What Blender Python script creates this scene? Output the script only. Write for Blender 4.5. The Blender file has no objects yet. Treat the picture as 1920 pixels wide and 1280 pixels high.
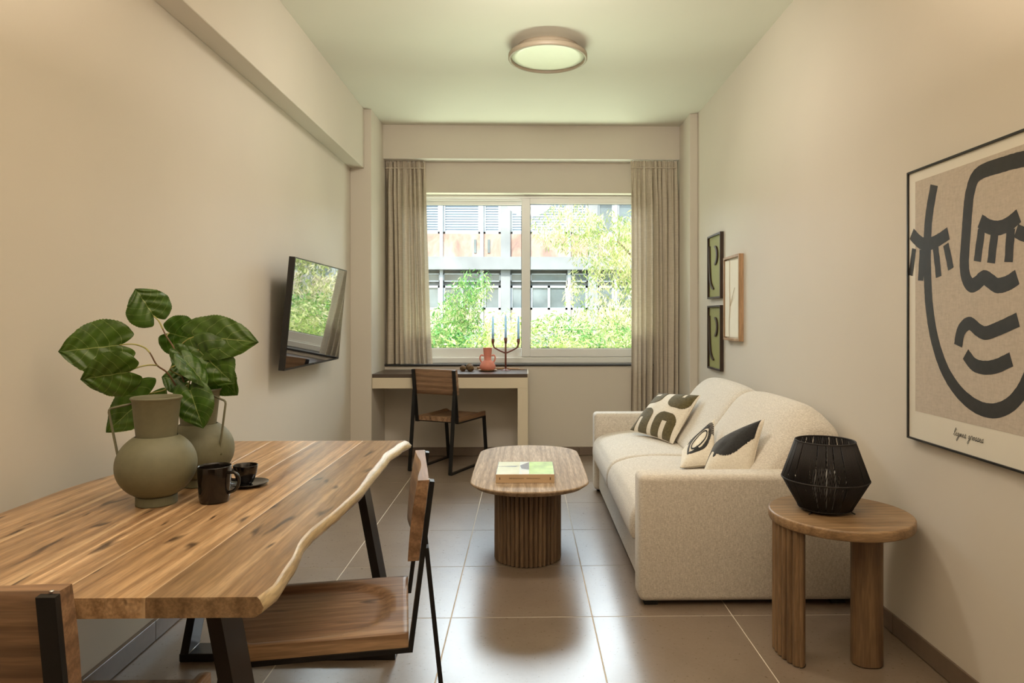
import bpy, bmesh, math, random
from mathutils import Vector, Matrix, noise
R = math.radians
random.seed(7)
S = bpy.context.scene
COL = S.collection

# ------------------------------------------------------------------ camera
YAW = 0.0195
HC = 1.2755
cd = bpy.data.cameras.new('camera')
cam = bpy.data.objects.new('camera', cd)
COL.objects.link(cam)
cam.location = (0, 0, HC)
cam.rotation_euler = (R(90), 0, -YAW)
cd.sensor_width = 36
cd.lens = 24
cd.shift_x = -50 / 1920
cd.shift_y = -44 / 1920
cd.clip_start = 0.05
cd.clip_end = 300
S.camera = cam

def ray(px, py):
    u = (px - 1010) / 1280; v = -(py - 596) / 1280
    return Vector((math.sin(YAW) + u * math.cos(YAW), math.cos(YAW) - u * math.sin(YAW), v))
def at_d(px, py, D): return Vector((0, 0, HC)) + ray(px, py) * D
def at_x(px, py, X):
    r = ray(px, py); return Vector((0, 0, HC)) + r * (X / r.x)

# ------------------------------------------------------------------ world, sun, added fill lights, exposure
W = bpy.data.worlds.new('world'); S.world = W; W.use_nodes = True
nt = W.node_tree; nt.nodes.clear()
wo = nt.nodes.new('ShaderNodeOutputWorld'); wb = nt.nodes.new('ShaderNodeBackground')
sky = nt.nodes.new('ShaderNodeTexSky'); sky.sky_type = 'NISHITA'
sky.sun_disc = False; sky.sun_elevation = R(48); sky.sun_rotation = R(200)
sky.air_density = 1.3; sky.dust_density = 2.2
wb.inputs[1].default_value = 0.42
nt.links.new(sky.outputs[0], wb.inputs[0]); nt.links.new(wb.outputs[0], wo.inputs[0])

def sun(name, el, az, power, color):
    d = bpy.data.lights.new(name, 'SUN'); d.energy = power; d.color = color; d.angle = R(1.2)
    o = bpy.data.objects.new(name, d); COL.objects.link(o)
    v = Vector((math.sin(az) * math.cos(el), math.cos(az) * math.cos(el), math.sin(el)))
    o.rotation_euler = v.to_track_quat('Z', 'Y').to_euler()
    return o
sun('sunlight', R(48), R(205), 6.0, (1.0, 0.95, 0.84))

def area(name, loc, target, sx, sy, power, color, shape='RECTANGLE'):
    d = bpy.data.lights.new(name, 'AREA'); d.shape = shape; d.size = sx; d.size_y = sy
    d.energy = power; d.color = color
    o = bpy.data.objects.new(name, d); COL.objects.link(o); o.location = loc
    o.rotation_euler = (Vector(loc) - Vector(target)).to_track_quat('Z', 'Y').to_euler()
    return o
WARM = (1.0, 0.85, 0.70)
area('fill_uplight', (0.0, 0.6, 2.05), (0.0, 0.6, 3.0), 2.2, 1.6, 132, WARM)  # unseen upward fill, added to brighten ceiling and walls by bounce
area('fill_back_wall', (0.05, 3.25, 3.0), (0.05, 5.2, 0.6), 0.7, 0.7, 44, (1.0, 0.92, 0.82), 'DISK')  # added fill disc aimed at the back wall; the ceiling lamp is unlit
area('fill_sky_panel', (0.05, 7.9, 3.5), (0.0, 4.0, 0.6), 4.2, 2.2, 600, (0.88, 0.94, 1.0))  # added panel outside the window, boosts the daylight coming in
area('fill_garden_panel', (0.05, 7.05, 0.35), (0.0, 4.2, 3.0), 2.6, 1.0, 430, (0.92, 1.0, 0.74))  # added green-tinted panel low outside, stands in for light off the foliage

S.view_settings.view_transform = 'Standard'
S.view_settings.look = 'None'
S.view_settings.exposure = 0.10
S.view_settings.gamma = 1.0
S.view_settings.use_curve_mapping = False
S.cycles.max_bounces = 10
S.cycles.diffuse_bounces = 6
S.cycles.transparent_max_bounces = 24
S.cycles.sample_clamp_indirect = 6
S.cycles.use_denoising = True

# ------------------------------------------------------------------ material helpers
def mat(name):
    m = bpy.data.materials.new(name); m.use_nodes = True
    return m, m.node_tree, m.node_tree.nodes['Principled BSDF']
def N(t, kind, **kw):
    n = t.nodes.new(kind)
    for k, v in kw.items():
        if k.startswith('i_'):
            key = k[2:]
            key = int(key) if key.isdigit() else key.replace('_', ' ')
            n.inputs[key].default_value = v
        else: setattr(n, k, v)
    return n
def L(t, a, b): t.links.new(a, b)
def c4(c): return (c[0], c[1], c[2], 1)
def ramp(t, fac, stops, interp='LINEAR'):
    n = t.nodes.new('ShaderNodeValToRGB'); n.color_ramp.interpolation = interp
    while len(n.color_ramp.elements) < len(stops): n.color_ramp.elements.new(0.5)
    for e, (p, c) in zip(n.color_ramp.elements, stops):
        e.position = p; e.color = c4(c) if len(c) == 3 else c
    L(t, fac, n.inputs[0]); return n.outputs[0]
def mix(t, fac, a, b, blend='MIX'):
    n = t.nodes.new('ShaderNodeMix'); n.data_type = 'RGBA'; n.blend_type = blend
    for sock, v in ((n.inputs[0], fac), (n.inputs[6], a), (n.inputs[7], b)):
        if hasattr(v, 'is_output'): L(t, v, sock)
        elif isinstance(v, (int, float)): sock.default_value = v
        else: sock.default_value = c4(v)
    return n.outputs[2]
def math_n(t, op, a, b=0.0, c=None):
    n = t.nodes.new('ShaderNodeMath'); n.operation = op
    for i, v in enumerate((a, b, c)):
        if v is None: continue
        if hasattr(v, 'is_output'): L(t, v, n.inputs[i])
        else: n.inputs[i].default_value = v
    return n.outputs[0]
def coords(t, scale=(1, 1, 1), kind='Object', jitter=False, rot=(0, 0, 0)):
    tc = N(t, 'ShaderNodeTexCoord'); mp = N(t, 'ShaderNodeMapping'); mp.inputs['Scale'].default_value = scale
    mp.inputs['Rotation'].default_value = rot
    src = tc.outputs[kind]
    if jitter:
        oi = N(t, 'ShaderNodeObjectInfo'); sc = N(t, 'ShaderNodeVectorMath', operation='SCALE'); sc.inputs[0].default_value = (7.3, 4.1, 5.7)
        L(t, oi.outputs['Random'], sc.inputs['Scale'])
        ad = N(t, 'ShaderNodeVectorMath', operation='ADD'); L(t, src, ad.inputs[0]); L(t, sc.outputs[0], ad.inputs[1]); src = ad.outputs[0]
    L(t, src, mp.inputs[0]); return mp.outputs[0]
def noise_n(t, vec, scale, detail=4, rough=0.5, dist=0.0):
    n = N(t, 'ShaderNodeTexNoise'); n.inputs['Scale'].default_value = scale; n.inputs['Detail'].default_value = detail
    n.inputs['Roughness'].default_value = rough; n.inputs['Distortion'].default_value = dist
    if vec is not None: L(t, vec, n.inputs['Vector'])
    return n.outputs['Fac']
def bump(t, b, h, strength=0.2, dist=0.01):
    n = N(t, 'ShaderNodeBump'); n.inputs['Strength'].default_value = strength; n.inputs['Distance'].default_value = dist
    L(t, h, n.inputs['Height']); L(t, n.outputs[0], b.inputs['Normal'])
def plain(name, col, rough=0.5, metal=0.0, var=0.06, scale=12, bmp=0.0, spec=0.5, coat=0.0):
    m, t, b = mat(name)
    v = coords(t); f = noise_n(t, v, scale, 5)
    a = tuple(x * (1 - var) for x in col); c = tuple(min(1, x * (1 + var)) for x in col)
    L(t, ramp(t, f, [(0.3, a), (0.7, c)]), b.inputs['Base Color'])
    b.inputs['Roughness'].default_value = rough; b.inputs['Metallic'].default_value = metal
    b.inputs['Specular IOR Level'].default_value = spec
    if coat: b.inputs['Coat Weight'].default_value = coat; b.inputs['Coat Roughness'].default_value = 0.05
    if bmp: bump(t, b, noise_n(t, v, scale * 8, 4), bmp, 0.003)
    return m
def wood(name, cols, axis='y', grain=1.0, rough=0.42, tone=0.25, knots=0.5, bmp=0.12, wdir='Z'):
    """cols: dark, mid, light"""
    m, t, b = mat(name)
    k = 0.07 / grain
    sc = {'x': (k, 1, 1), 'y': (1, k, 1), 'z': (1, 1, k)}[axis]
    v = coords(t, sc, jitter=True)
    big = noise_n(t, v, 7, 2, 0.5, 0.6)
    wv = N(t, 'ShaderNodeTexWave', wave_type='BANDS', bands_direction={'y': 'X', 'z': 'X', 'x': wdir}[axis]); wv.inputs['Scale'].default_value = 7.5
    wv.inputs['Distortion'].default_value = 16; wv.inputs['Detail'].default_value = 2.5; wv.inputs['Detail Scale'].default_value = 0.55; wv.inputs['Detail Roughness'].default_value = 0.45
    L(t, v, wv.inputs['Vector'])
    fine = noise_n(t, v, 95, 6, 0.65, 0.2)
    f = math_n(t, 'ADD', math_n(t, 'MULTIPLY', big, 0.58), math_n(t, 'MULTIPLY', wv.outputs['Fac'], 0.10))
    f = math_n(t, 'ADD', f, math_n(t, 'MULTIPLY', fine, 0.28))
    colr = ramp(t, f, [(0.28, cols[0]), (0.52, cols[1]), (0.74, cols[2])])
    # thin dark figure streaks
    st = noise_n(t, v, 26, 3, 0.6, 1.4)
    sm = ramp(t, st, [(0.60, (0, 0, 0)), (0.72, (1, 1, 1))])
    colr = mix(t, math_n(t, 'MULTIPLY', sm, 0.55), colr, cols[0])
    # cathedral growth lines and pale sapwood ribbons
    gl = ramp(t, wv.outputs['Fac'], [(0.0, (1, 1, 1)), (0.16, (0, 0, 0))])
    area_ = ramp(t, noise_n(t, v, 4.0, 2), [(0.42, (0, 0, 0)), (0.60, (1, 1, 1))])
    colr = mix(t, math_n(t, 'MULTIPLY', math_n(t, 'MULTIPLY', gl, area_), 0.38), colr, cols[0])
    sap = ramp(t, noise_n(t, coords(t, {'x': (0.03, 1, 1), 'y': (1, 0.03, 1), 'z': (1, 1, 0.03)}[axis], jitter=True), 9, 1, 0.4, 0.2), [(0.63, (0, 0, 0)), (0.66, (1, 1, 1)), (0.72, (0, 0, 0))])
    colr = mix(t, math_n(t, 'MULTIPLY', sap, 0.6 if knots else 0.0), colr, tuple(min(1, x * 1.25) for x in cols[2]))
    cl = ramp(t, noise_n(t, v, 160, 2, 0.5, 0.3), [(0.42, (0.80, 0.80, 0.80)), (0.60, (1.06, 1.06, 1.06))])
    colr = mix(t, 1.0, colr, cl, 'MULTIPLY')
    if knots:
        v2 = coords(t, {'x': (0.35, 1, 1), 'y': (1, 0.22, 1), 'z': (1, 1, 0.35)}[axis], jitter=True)
        vo = N(t, 'ShaderNodeTexVoronoi', voronoi_dimensions='2D' if axis == 'y' else '3D'); vo.inputs['Scale'].default_value = 13 if axis == 'y' else 9; vo.inputs['Randomness'].default_value = 1
        nd = N(t, 'ShaderNodeTexNoise'); nd.inputs['Scale'].default_value = 14; L(t, v2, nd.inputs['Vector'])
        va = N(t, 'ShaderNodeVectorMath', operation='MULTIPLY_ADD'); L(t, nd.outputs['Color'], va.inputs[0]); va.inputs[1].default_value = (0.12, 0.12, 0.12); L(t, v2, va.inputs[2])
        L(t, va.outputs[0], vo.inputs['Vector'])
        km = ramp(t, vo.outputs['Distance'], [(0.04 if axis == 'y' else 0.10, (1, 1, 1)), (0.15 if axis == 'y' else 0.26, (0, 0, 0))])
        gate = ramp(t, noise_n(t, v2, 3.1, 2), [(0.50, (0, 0, 0)), (0.56, (1, 1, 1))])
        colr = mix(t, math_n(t, 'MULTIPLY', math_n(t, 'MULTIPLY', km, gate), knots), colr, tuple(x * 0.35 for x in cols[0]))
    oi = N(t, 'ShaderNodeObjectInfo')
    hs = N(t, 'ShaderNodeHueSaturation'); L(t, colr, hs.inputs['Color'])
    L(t, math_n(t, 'ADD', math_n(t, 'MULTIPLY', oi.outputs['Random'], tone), 1 - tone / 2), hs.inputs['Value'])
    L(t, hs.outputs[0], b.inputs['Base Color'])
    L(t, math_n(t, 'ADD', math_n(t, 'MULTIPLY', fine, 0.2), rough - 0.1), b.inputs['Roughness'])
    bump(t, b, fine, bmp, 0.002)
    return m
def fabric(name, c1, c2, weave=420, rough=0.9, bmp=0.35, blotch=0.12):
    m, t, b = mat(name)
    v = coords(t)
    n1 = noise_n(t, coords(t, (1, 1, 0.25)), weave * 0.5, 3, 0.7); n2 = noise_n(t, coords(t, (0.25, 0.25, 1)), weave * 0.5, 3, 0.7)
    f = math_n(t, 'MULTIPLY', math_n(t, 'ADD', n1, n2), 0.5)
    c = ramp(t, f, [(0.36, c1), (0.62, c2)])
    big = noise_n(t, v, 5, 3)
    c = mix(t, math_n(t, 'MULTIPLY', big, blotch), c, tuple(x * 0.7 for x in c1))
    L(t, c, b.inputs['Base Color']); b.inputs['Roughness'].default_value = rough
    b.inputs['Specular IOR Level'].default_value = 0.15
    b.inputs['Sheen Weight'].default_value = 0.25; b.inputs['Sheen Roughness'].default_value = 0.6
    bump(t, b, f, bmp, 0.002)
    return m

# ------------------------------------------------------------------ materials
M = {}
def paint(name, col, bmp=0.05):
    m, t, b = mat(name)
    v = coords(t); f = noise_n(t, v, 1.3, 4)
    L(t, ramp(t, f, [(0.3, tuple(x * 0.975 for x in col)), (0.7, tuple(x * 1.02 for x in col))]), b.inputs['Base Color'])
    b.inputs['Roughness'].default_value = 0.62; b.inputs['Specular IOR Level'].default_value = 0.3
    bump(t, b, noise_n(t, v, 160, 3), bmp, 0.002)
    return m
M['wall'] = paint('wall_paint', (0.60, 0.548, 0.468))
M['rear'] = paint('dark_rear_wall', (0.13, 0.10, 0.075))  # unseen wall, coloured dark to cut light bounced from behind the camera
M['ceil'] = paint('ceiling_paint', (0.66, 0.64, 0.56))
M['desk_paint'] = paint('desk_paint', (0.64, 0.56, 0.42))
def tile_mat():
    m, t, b = mat('porcelain_tile')
    v = coords(t, jitter=True); f = noise_n(t, v, 4, 6, 0.6, 0.4); g = noise_n(t, v, 70, 4, 0.7)
    h = math_n(t, 'ADD', math_n(t, 'MULTIPLY', f, 0.6), math_n(t, 'MULTIPLY', g, 0.4))
    c = ramp(t, h, [(0.35, (0.170, 0.126, 0.090)), (0.65, (0.225, 0.172, 0.128))])
    L(t, c, b.inputs['Base Color'])
    L(t, math_n(t, 'ADD', math_n(t, 'MULTIPLY', g, 0.10), 0.24), b.inputs['Roughness'])
    b.inputs['Specular IOR Level'].default_value = 0.7
    b.inputs['Coat Weight'].default_value = 0.26; b.inputs['Coat Roughness'].default_value = 0.30; b.inputs['Coat IOR'].default_value = 1.9
    return m
M['tile'] = tile_mat()
M['skirt'] = plain('skirting_tile', (0.16, 0.115, 0.082), 0.4, scale=30)
M['grout'] = plain('grout', (0.62, 0.55, 0.45), 0.85, scale=40)
M['white_alu'] = plain('white_aluminium', (0.80, 0.80, 0.78), 0.35, scale=3, var=0.02)
M['gasket'] = plain('black_gasket', (0.012, 0.012, 0.012), 0.6)
M['sill'] = plain('dark_stone', (0.022, 0.022, 0.024), 0.3)
M['rail'] = plain('rail_white', (0.78, 0.76, 0.70), 0.4)
M['table_wood'] = wood('acacia_table', ((0.160, 0.085, 0.040), (0.405, 0.255, 0.135), (0.60, 0.42, 0.25)), 'y', 1.0, 0.34, 0.55, 0.95)
M['edge_wood'] = wood('acacia_sapwood_edge', ((0.30, 0.20, 0.10), (0.52, 0.40, 0.23), (0.68, 0.56, 0.36)), 'y', 1.0, 0.4, 0.1, 0)
M['chair_wood'] = wood('acacia_chair', ((0.105, 0.052, 0.026), (0.27, 0.155, 0.085), (0.45, 0.295, 0.175)), 'x', 1.2, 0.4, 0.2, 0.8)
M['seat_wood'] = wood('acacia_seat', ((0.105, 0.050, 0.025), (0.265, 0.150, 0.080), (0.43, 0.275, 0.155)), 'y', 1.2, 0.4, 0.2, 0.9)
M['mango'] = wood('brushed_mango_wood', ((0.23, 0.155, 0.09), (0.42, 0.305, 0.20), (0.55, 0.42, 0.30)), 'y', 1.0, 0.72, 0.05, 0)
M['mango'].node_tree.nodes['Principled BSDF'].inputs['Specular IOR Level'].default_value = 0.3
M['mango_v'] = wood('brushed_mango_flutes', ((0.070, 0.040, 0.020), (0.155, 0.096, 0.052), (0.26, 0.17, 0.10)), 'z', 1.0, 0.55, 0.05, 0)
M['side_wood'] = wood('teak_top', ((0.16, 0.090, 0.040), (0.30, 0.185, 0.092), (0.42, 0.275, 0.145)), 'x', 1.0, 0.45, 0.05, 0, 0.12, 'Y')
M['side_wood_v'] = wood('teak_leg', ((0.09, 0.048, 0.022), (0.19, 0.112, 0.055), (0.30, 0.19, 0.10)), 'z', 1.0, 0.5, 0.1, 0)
M['black_metal'] = plain('black_steel', (0.010, 0.009, 0.009), 0.42, 0.3, scale=30, spec=0.5)
M['table_metal'] = plain('dark_brown_steel', (0.020, 0.015, 0.013), 0.38, 0.3, scale=30)
M['weld'] = plain('ground_weld', (0.5, 0.5, 0.5), 0.35, 0.9)
M['sofa'] = fabric('oatmeal_weave', (0.42, 0.37, 0.305), (0.74, 0.685, 0.60), 700, 0.9, 0.4, 0.06)
M['pillow'] = fabric('cream_cotton', (0.60, 0.53, 0.42), (0.80, 0.74, 0.63), 600)
M['olive'] = fabric('olive_tufted_wool', (0.050, 0.038, 0.010), (0.125, 0.098, 0.035), 300, 0.95, 0.9)
M['black_yarn'] = fabric('black_yarn', (0.006, 0.006, 0.006), (0.022, 0.020, 0.018), 300, 0.95, 0.9)
M['ceramic_green'] = plain('sage_powder_metal', (0.150, 0.145, 0.088), 0.6, scale=60, var=0.06, bmp=0.05)
M['black_glaze'] = plain('black_glaze', (0.006, 0.004, 0.003), 0.16, scale=20, coat=0.1)
M['pink'] = plain('salmon_matte_ceramic', (0.66, 0.24, 0.175), 0.6, scale=30)
M['rust'] = plain('rust_brown_metal', (0.16, 0.052, 0.032), 0.45, scale=30)
M['candle'] = plain('pale_blue_wax', (0.50, 0.64, 0.76), 0.4, scale=30)
_t = M['candle'].node_tree; _b = _t.nodes['Principled BSDF']; _tr = _t.nodes.new('ShaderNodeBsdfTranslucent'); _tr.inputs[0].default_value = (0.55, 0.72, 0.88, 1)
_m = _t.nodes.new('ShaderNodeMixShader'); _m.inputs[0].default_value = 0.55; _t.links.new(_b.outputs[0], _m.inputs[1]); _t.links.new(_tr.outputs[0], _m.inputs[2]); _t.links.new(_m.outputs[0], _t.nodes['Material Output'].inputs[0])
M['pod'] = plain('dried_pod', (0.15, 0.088, 0.036), 0.8, scale=60, var=0.6, bmp=0.8)
M['twig'] = plain('driftwood', (0.36, 0.22, 0.11), 0.7, scale=60, var=0.3)
M['desk_top'] = plain('dark_laminate', (0.075, 0.050, 0.036), 0.3, scale=30, spec=0.7)
M['tv_body'] = plain('tv_plastic', (0.012, 0.010, 0.009), 0.35)
M['tv_screen'] = plain('tv_screen_glass', (0.006, 0.006, 0.006), 0.02, spec=1.0, coat=1.0, var=0.01)
for k_, v_ in (('IOR', 2.3), ('Coat Roughness', 0.01), ('Coat IOR', 1.7)): M['tv_screen'].node_tree.nodes['Principled BSDF'].inputs[k_].default_value = v_
M['poster_black'] = plain('poster_ink', (0.022, 0.019, 0.016), 0.5, var=0.25, scale=40)
M['poster_white'] = plain('poster_paper', (0.68, 0.64, 0.55), 0.45, var=0.01)
M['poster_linen'] = fabric('poster_linen_print', (0.40, 0.335, 0.265), (0.50, 0.43, 0.345), 300, 0.6, 0.02)
M['frame_black'] = plain('thin_black_frame', (0.010, 0.009, 0.008), 0.4)
M['frame_brown'] = plain('dark_walnut_frame', (0.035, 0.018, 0.010), 0.45, var=0.2)
M['green_relief'] = plain('olive_relief_board', (0.27, 0.265, 0.085), 0.7, scale=60, var=0.04)
M['oak_frame'] = wood('oak_frame', ((0.30, 0.17, 0.08), (0.44, 0.27, 0.145), (0.54, 0.35, 0.20)), 'z', 1.0, 0.5, 0.05, 0)
M['paper_art'] = plain('folded_cream_paper', (0.78, 0.74, 0.62), 0.7, var=0.02)
M['paper_line'] = plain('beige_line', (0.50, 0.40, 0.27), 0.7)
M['lamp_ring'] = plain('lamp_taupe', (0.30, 0.245, 0.175), 0.5, var=0.03)
M['diffuser'] = plain('opal_diffuser', (0.80, 0.83, 0.68), 0.35, var=0.01)
M['cord'] = plain('black_paper_cord', (0.014, 0.010, 0.009), 0.7)
M['glass_jar'] = plain('smoked_glass', (0.35, 0.33, 0.30), 0.1, spec=0.8)
M['foot_black'] = plain('black_foot', (0.01, 0.01, 0.01), 0.7)
M['stem'] = plain('green_brown_stem', (0.33, 0.31, 0.10), 0.5, var=0.3)
M['stem_brown'] = plain('brown_twig', (0.16, 0.085, 0.04), 0.6, var=0.3, scale=40)

def curtain_mat():
    m, t, b = mat('linen_curtain')
    n1 = noise_n(t, coords(t, (1, 1, 0.02)), 380, 3, 0.7); n2 = noise_n(t, coords(t, (0.03, 0.03, 1)), 380, 3, 0.7)
    f = math_n(t, 'MULTIPLY', math_n(t, 'ADD', n1, n2), 0.5)
    c = ramp(t, f, [(0.36, (0.46, 0.395, 0.31)), (0.62, (0.66, 0.585, 0.48))])
    L(t, c, b.inputs['Base Color']); b.inputs['Roughness'].default_value = 0.9
    b.inputs['Specular IOR Level'].default_value = 0.1
    bump(t, b, f, 0.3, 0.002)
    tr = N(t, 'ShaderNodeBsdfTranslucent'); L(t, c, tr.inputs[0])
    ms = N(t, 'ShaderNodeMixShader'); ms.inputs[0].default_value = 0.16
    L(t, b.outputs[0], ms.inputs[1]); L(t, tr.outputs[0], ms.inputs[2])
    L(t, ms.outputs[0], t.nodes['Material Output'].inputs[0])
    return m
M['curtain'] = curtain_mat()
def glass_mat():
    m, t, b = mat('window_glass'); t.nodes.remove(b)
    tr = N(t, 'ShaderNodeBsdfTransparent'); tr.inputs[0].default_value = (0.95, 0.98, 0.97, 1)
    gl = N(t, 'ShaderNodeBsdfGlossy'); gl.inputs['Roughness'].default_value = 0.01
    fr = N(t, 'ShaderNodeFresnel'); fr.inputs[0].default_value = 1.45
    ms = N(t, 'ShaderNodeMixShader'); L(t, math_n(t, 'MULTIPLY', fr.outputs[0], 0.7), ms.inputs[0]); L(t, tr.outputs[0], ms.inputs[1]); L(t, gl.outputs[0], ms.inputs[2])
    L(t, ms.outputs[0], t.nodes['Material Output'].inputs[0])
    return m
M['glass'] = glass_mat()
def leaf_mat():
    m, t, b = mat('mulberry_leaf')
    uv = N(t, 'ShaderNodeUVMap'); sp = N(t, 'ShaderNodeSeparateXYZ'); L(t, uv.outputs[0], sp.inputs[0])
    u, v = sp.outputs[0], sp.outputs[1]
    av = math_n(t, 'ABSOLUTE', math_n(t, 'SUBTRACT', v, 0.5))
    mid = math_n(t, 'LESS_THAN', av, 0.009)
    q = math_n(t, 'FRACT', math_n(t, 'MULTIPLY', math_n(t, 'SUBTRACT', u, math_n(t, 'MULTIPLY', av, 0.62)), 6.0))
    side = math_n(t, 'LESS_THAN', q, 0.05)
    vein = math_n(t, 'MAXIMUM', mid, math_n(t, 'MULTIPLY', side, 0.55))
    f = noise_n(t, coords(t), 30, 4)
    base = ramp(t, f, [(0.3, (0.016, 0.052, 0.005)), (0.7, (0.055, 0.130, 0.012))])
    oi = N(t, 'ShaderNodeObjectInfo')
    base = mix(t, math_n(t, 'MULTIPLY', oi.outputs['Random'], 0.3), base, (0.09, 0.13, 0.012))
    c = mix(t, math_n(t, 'MULTIPLY', vein, 0.85), base, (0.30, 0.36, 0.12))
    L(t, c, b.inputs['Base Color']); b.inputs['Roughness'].default_value = 0.36
    hgt = math_n(t, 'SUBTRACT', noise_n(t, coords(t), 90, 3), math_n(t, 'MULTIPLY', vein, 0.8))
    bump(t, b, hgt, 0.5, 0.002)
    tr = N(t, 'ShaderNodeBsdfTranslucent'); tr.inputs[0].default_value = (0.08, 0.18, 0.01, 1)
    ms = N(t, 'ShaderNodeMixShader'); ms.inputs[0].default_value = 0.12
    L(t, b.outputs[0], ms.inputs[1]); L(t, tr.outputs[0], ms.inputs[2]); L(t, ms.outputs[0], t.nodes['Material Output'].inputs[0])
    return m
M['leaf'] = leaf_mat()

# ------------------------------------------------------------------ object helpers
ROOTM = {}
def link(name, me, m, parent=None, smooth=False):
    o = bpy.data.objects.new(name, me); COL.objects.link(o)
    ms = m if isinstance(m, (list, tuple)) else [m]
    if not me.materials:
        for x in ms: me.materials.append(x)
    if parent is not None: o.parent = parent
    if smooth:
        for p in me.polygons: p.use_smooth = True
    return o
def chain_matrix(o):
    mtx = Matrix.Identity(4)
    while o is not None:
        mtx = Matrix.LocRotScale(o.location, o.rotation_euler, o.scale) @ mtx; o = o.parent
    return mtx
def obj(name, bm, m, parent=None, smooth=False, world=False):
    if world and parent is not None: bm.transform(chain_matrix(parent).inverted())
    me = bpy.data.meshes.new(name); bm.to_mesh(me); bm.free()
    return link(name, me, m, parent, smooth)
def tag(o, label=None, cat=None, group=None, kind=None):
    if label: o['label'] = label
    if cat: o['category'] = cat
    if group: o['group'] = group
    if kind: o['kind'] = kind
    return o
def thing(name, label, cat, loc=(0, 0, 0), rz=0.0, group=None):
    o = bpy.data.objects.new(name, None); COL.objects.link(o); o.location = loc; o.rotation_euler = (0, 0, rz)
    o.empty_display_size = 0.1
    return tag(o, label, cat, group)
def dup(root, loc, rz, label=None):
    r = root.copy(); COL.objects.link(r); r.location = loc; r.rotation_euler = (0, 0, rz)
    if label: r['label'] = label
    def rec(a, b):
        for ch in list(a.children):
            c = ch.copy(); COL.objects.link(c); c.parent = b; rec(ch, c)
    rec(root, r)
    return r
def BM(): return bmesh.new()
def box(bm, x0, x1, y0, y1, z0, z1, bev=0.0, seg=2, mtx=None, mi=0):
    b2 = bmesh.new()
    vs = [b2.verts.new((x, y, z)) for z in (z0, z1) for y in (y0, y1) for x in (x0, x1)]
    for f in ((0, 2, 3, 1), (4, 5, 7, 6), (0, 1, 5, 4), (2, 6, 7, 3), (0, 4, 6, 2), (1, 3, 7, 5)): b2.faces.new([vs[i] for i in f])
    if bev > 0: bmesh.ops.bevel(b2, geom=b2.edges[:], offset=bev, segments=seg, profile=0.5, affect='EDGES')
    for f in b2.faces:
        f.material_index = mi
        if bev > 0 and seg > 1: f.smooth = False
    if mtx is not None: b2.transform(mtx)
    me = bpy.data.meshes.new('tmp'); b2.to_mesh(me); b2.free(); bm.from_mesh(me); bpy.data.meshes.remove(me)
    return bm
def lathe(bm, prof, seg=48, center=(0, 0), cap=False, mtx=None):
    rows = []
    for pz in prof:
        if pz is None: rows.append(None); continue
        r, z = pz
        if r < 1e-6: rows.append([bm.verts.new((center[0], center[1], z))])
        else: rows.append([bm.verts.new((center[0] + r * math.cos(2 * math.pi * i / seg), center[1] + r * math.sin(2 * math.pi * i / seg), z)) for i in range(seg)])
    for a, b in zip(rows, rows[1:]):
        if a is None or b is None: continue
        for i in range(seg):
            j = (i + 1) % seg
            if len(a) == 1 and len(b) == 1: continue
            if len(a) == 1: fs = [a[0], b[j], b[i]]
            elif len(b) == 1: fs = [a[i], a[j], b[0]]
            else: fs = [a[i], a[j], b[j], b[i]]
            f = bm.faces.new(fs); f.smooth = True
    bmesh.ops.recalc_face_normals(bm, faces=bm.faces[:])
    return bm
def catmull(pts, n=6):
    pts = [Vector(p) for p in pts]; out = []
    for i in range(len(pts) - 1):
        p0 = pts[max(i - 1, 0)]; p1 = pts[i]; p2 = pts[i + 1]; p3 = pts[min(i + 2, len(pts) - 1)]
        for k in range(n):
            t = k / n
            out.append(0.5 * ((2 * p1) + (p2 - p0) * t + (2 * p0 - 5 * p1 + 4 * p2 - p3) * t * t + (3 * p1 - p0 - 3 * p2 + p3) * t ** 3))
    out.append(pts[-1]); return out
def tube(bm, pts, r, seg=8, closed=False, r1=None):
    pts = [Vector(p) for p in pts]; n = len(pts); rings = []
    up = Vector((0, 0, 1)); prev = None
    for i, p in enumerate(pts):
        if closed: d = (pts[(i + 1) % n] - pts[i - 1])
        else: d = pts[min(i + 1, n - 1)] - pts[max(i - 1, 0)]
        d.normalize()
        if prev is None:
            a = d.orthogonal().normalized()
        else:
            a = (prev - d * prev.dot(d))
            a = a.normalized() if a.length > 1e-6 else d.orthogonal().normalized()
        prev = a; b = d.cross(a)
        rr = r if r1 is None else r + (r1 - r) * i / max(1, n - 1)
        rings.append([bm.verts.new(p + (a * math.cos(2 * math.pi * k / seg) + b * math.sin(2 * math.pi * k / seg)) * rr) for k in range(seg)])
    for i in range(n if closed else n - 1):
        A, B_ = rings[i], rings[(i + 1) % n]
        for k in range(seg):
            f = bm.faces.new([A[k], A[(k + 1) % seg], B_[(k + 1) % seg], B_[k]]); f.smooth = True
    if not closed:
        bm.faces.new(rings[0][::-1]); bm.faces.new(rings[-1])
    return bm
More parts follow.
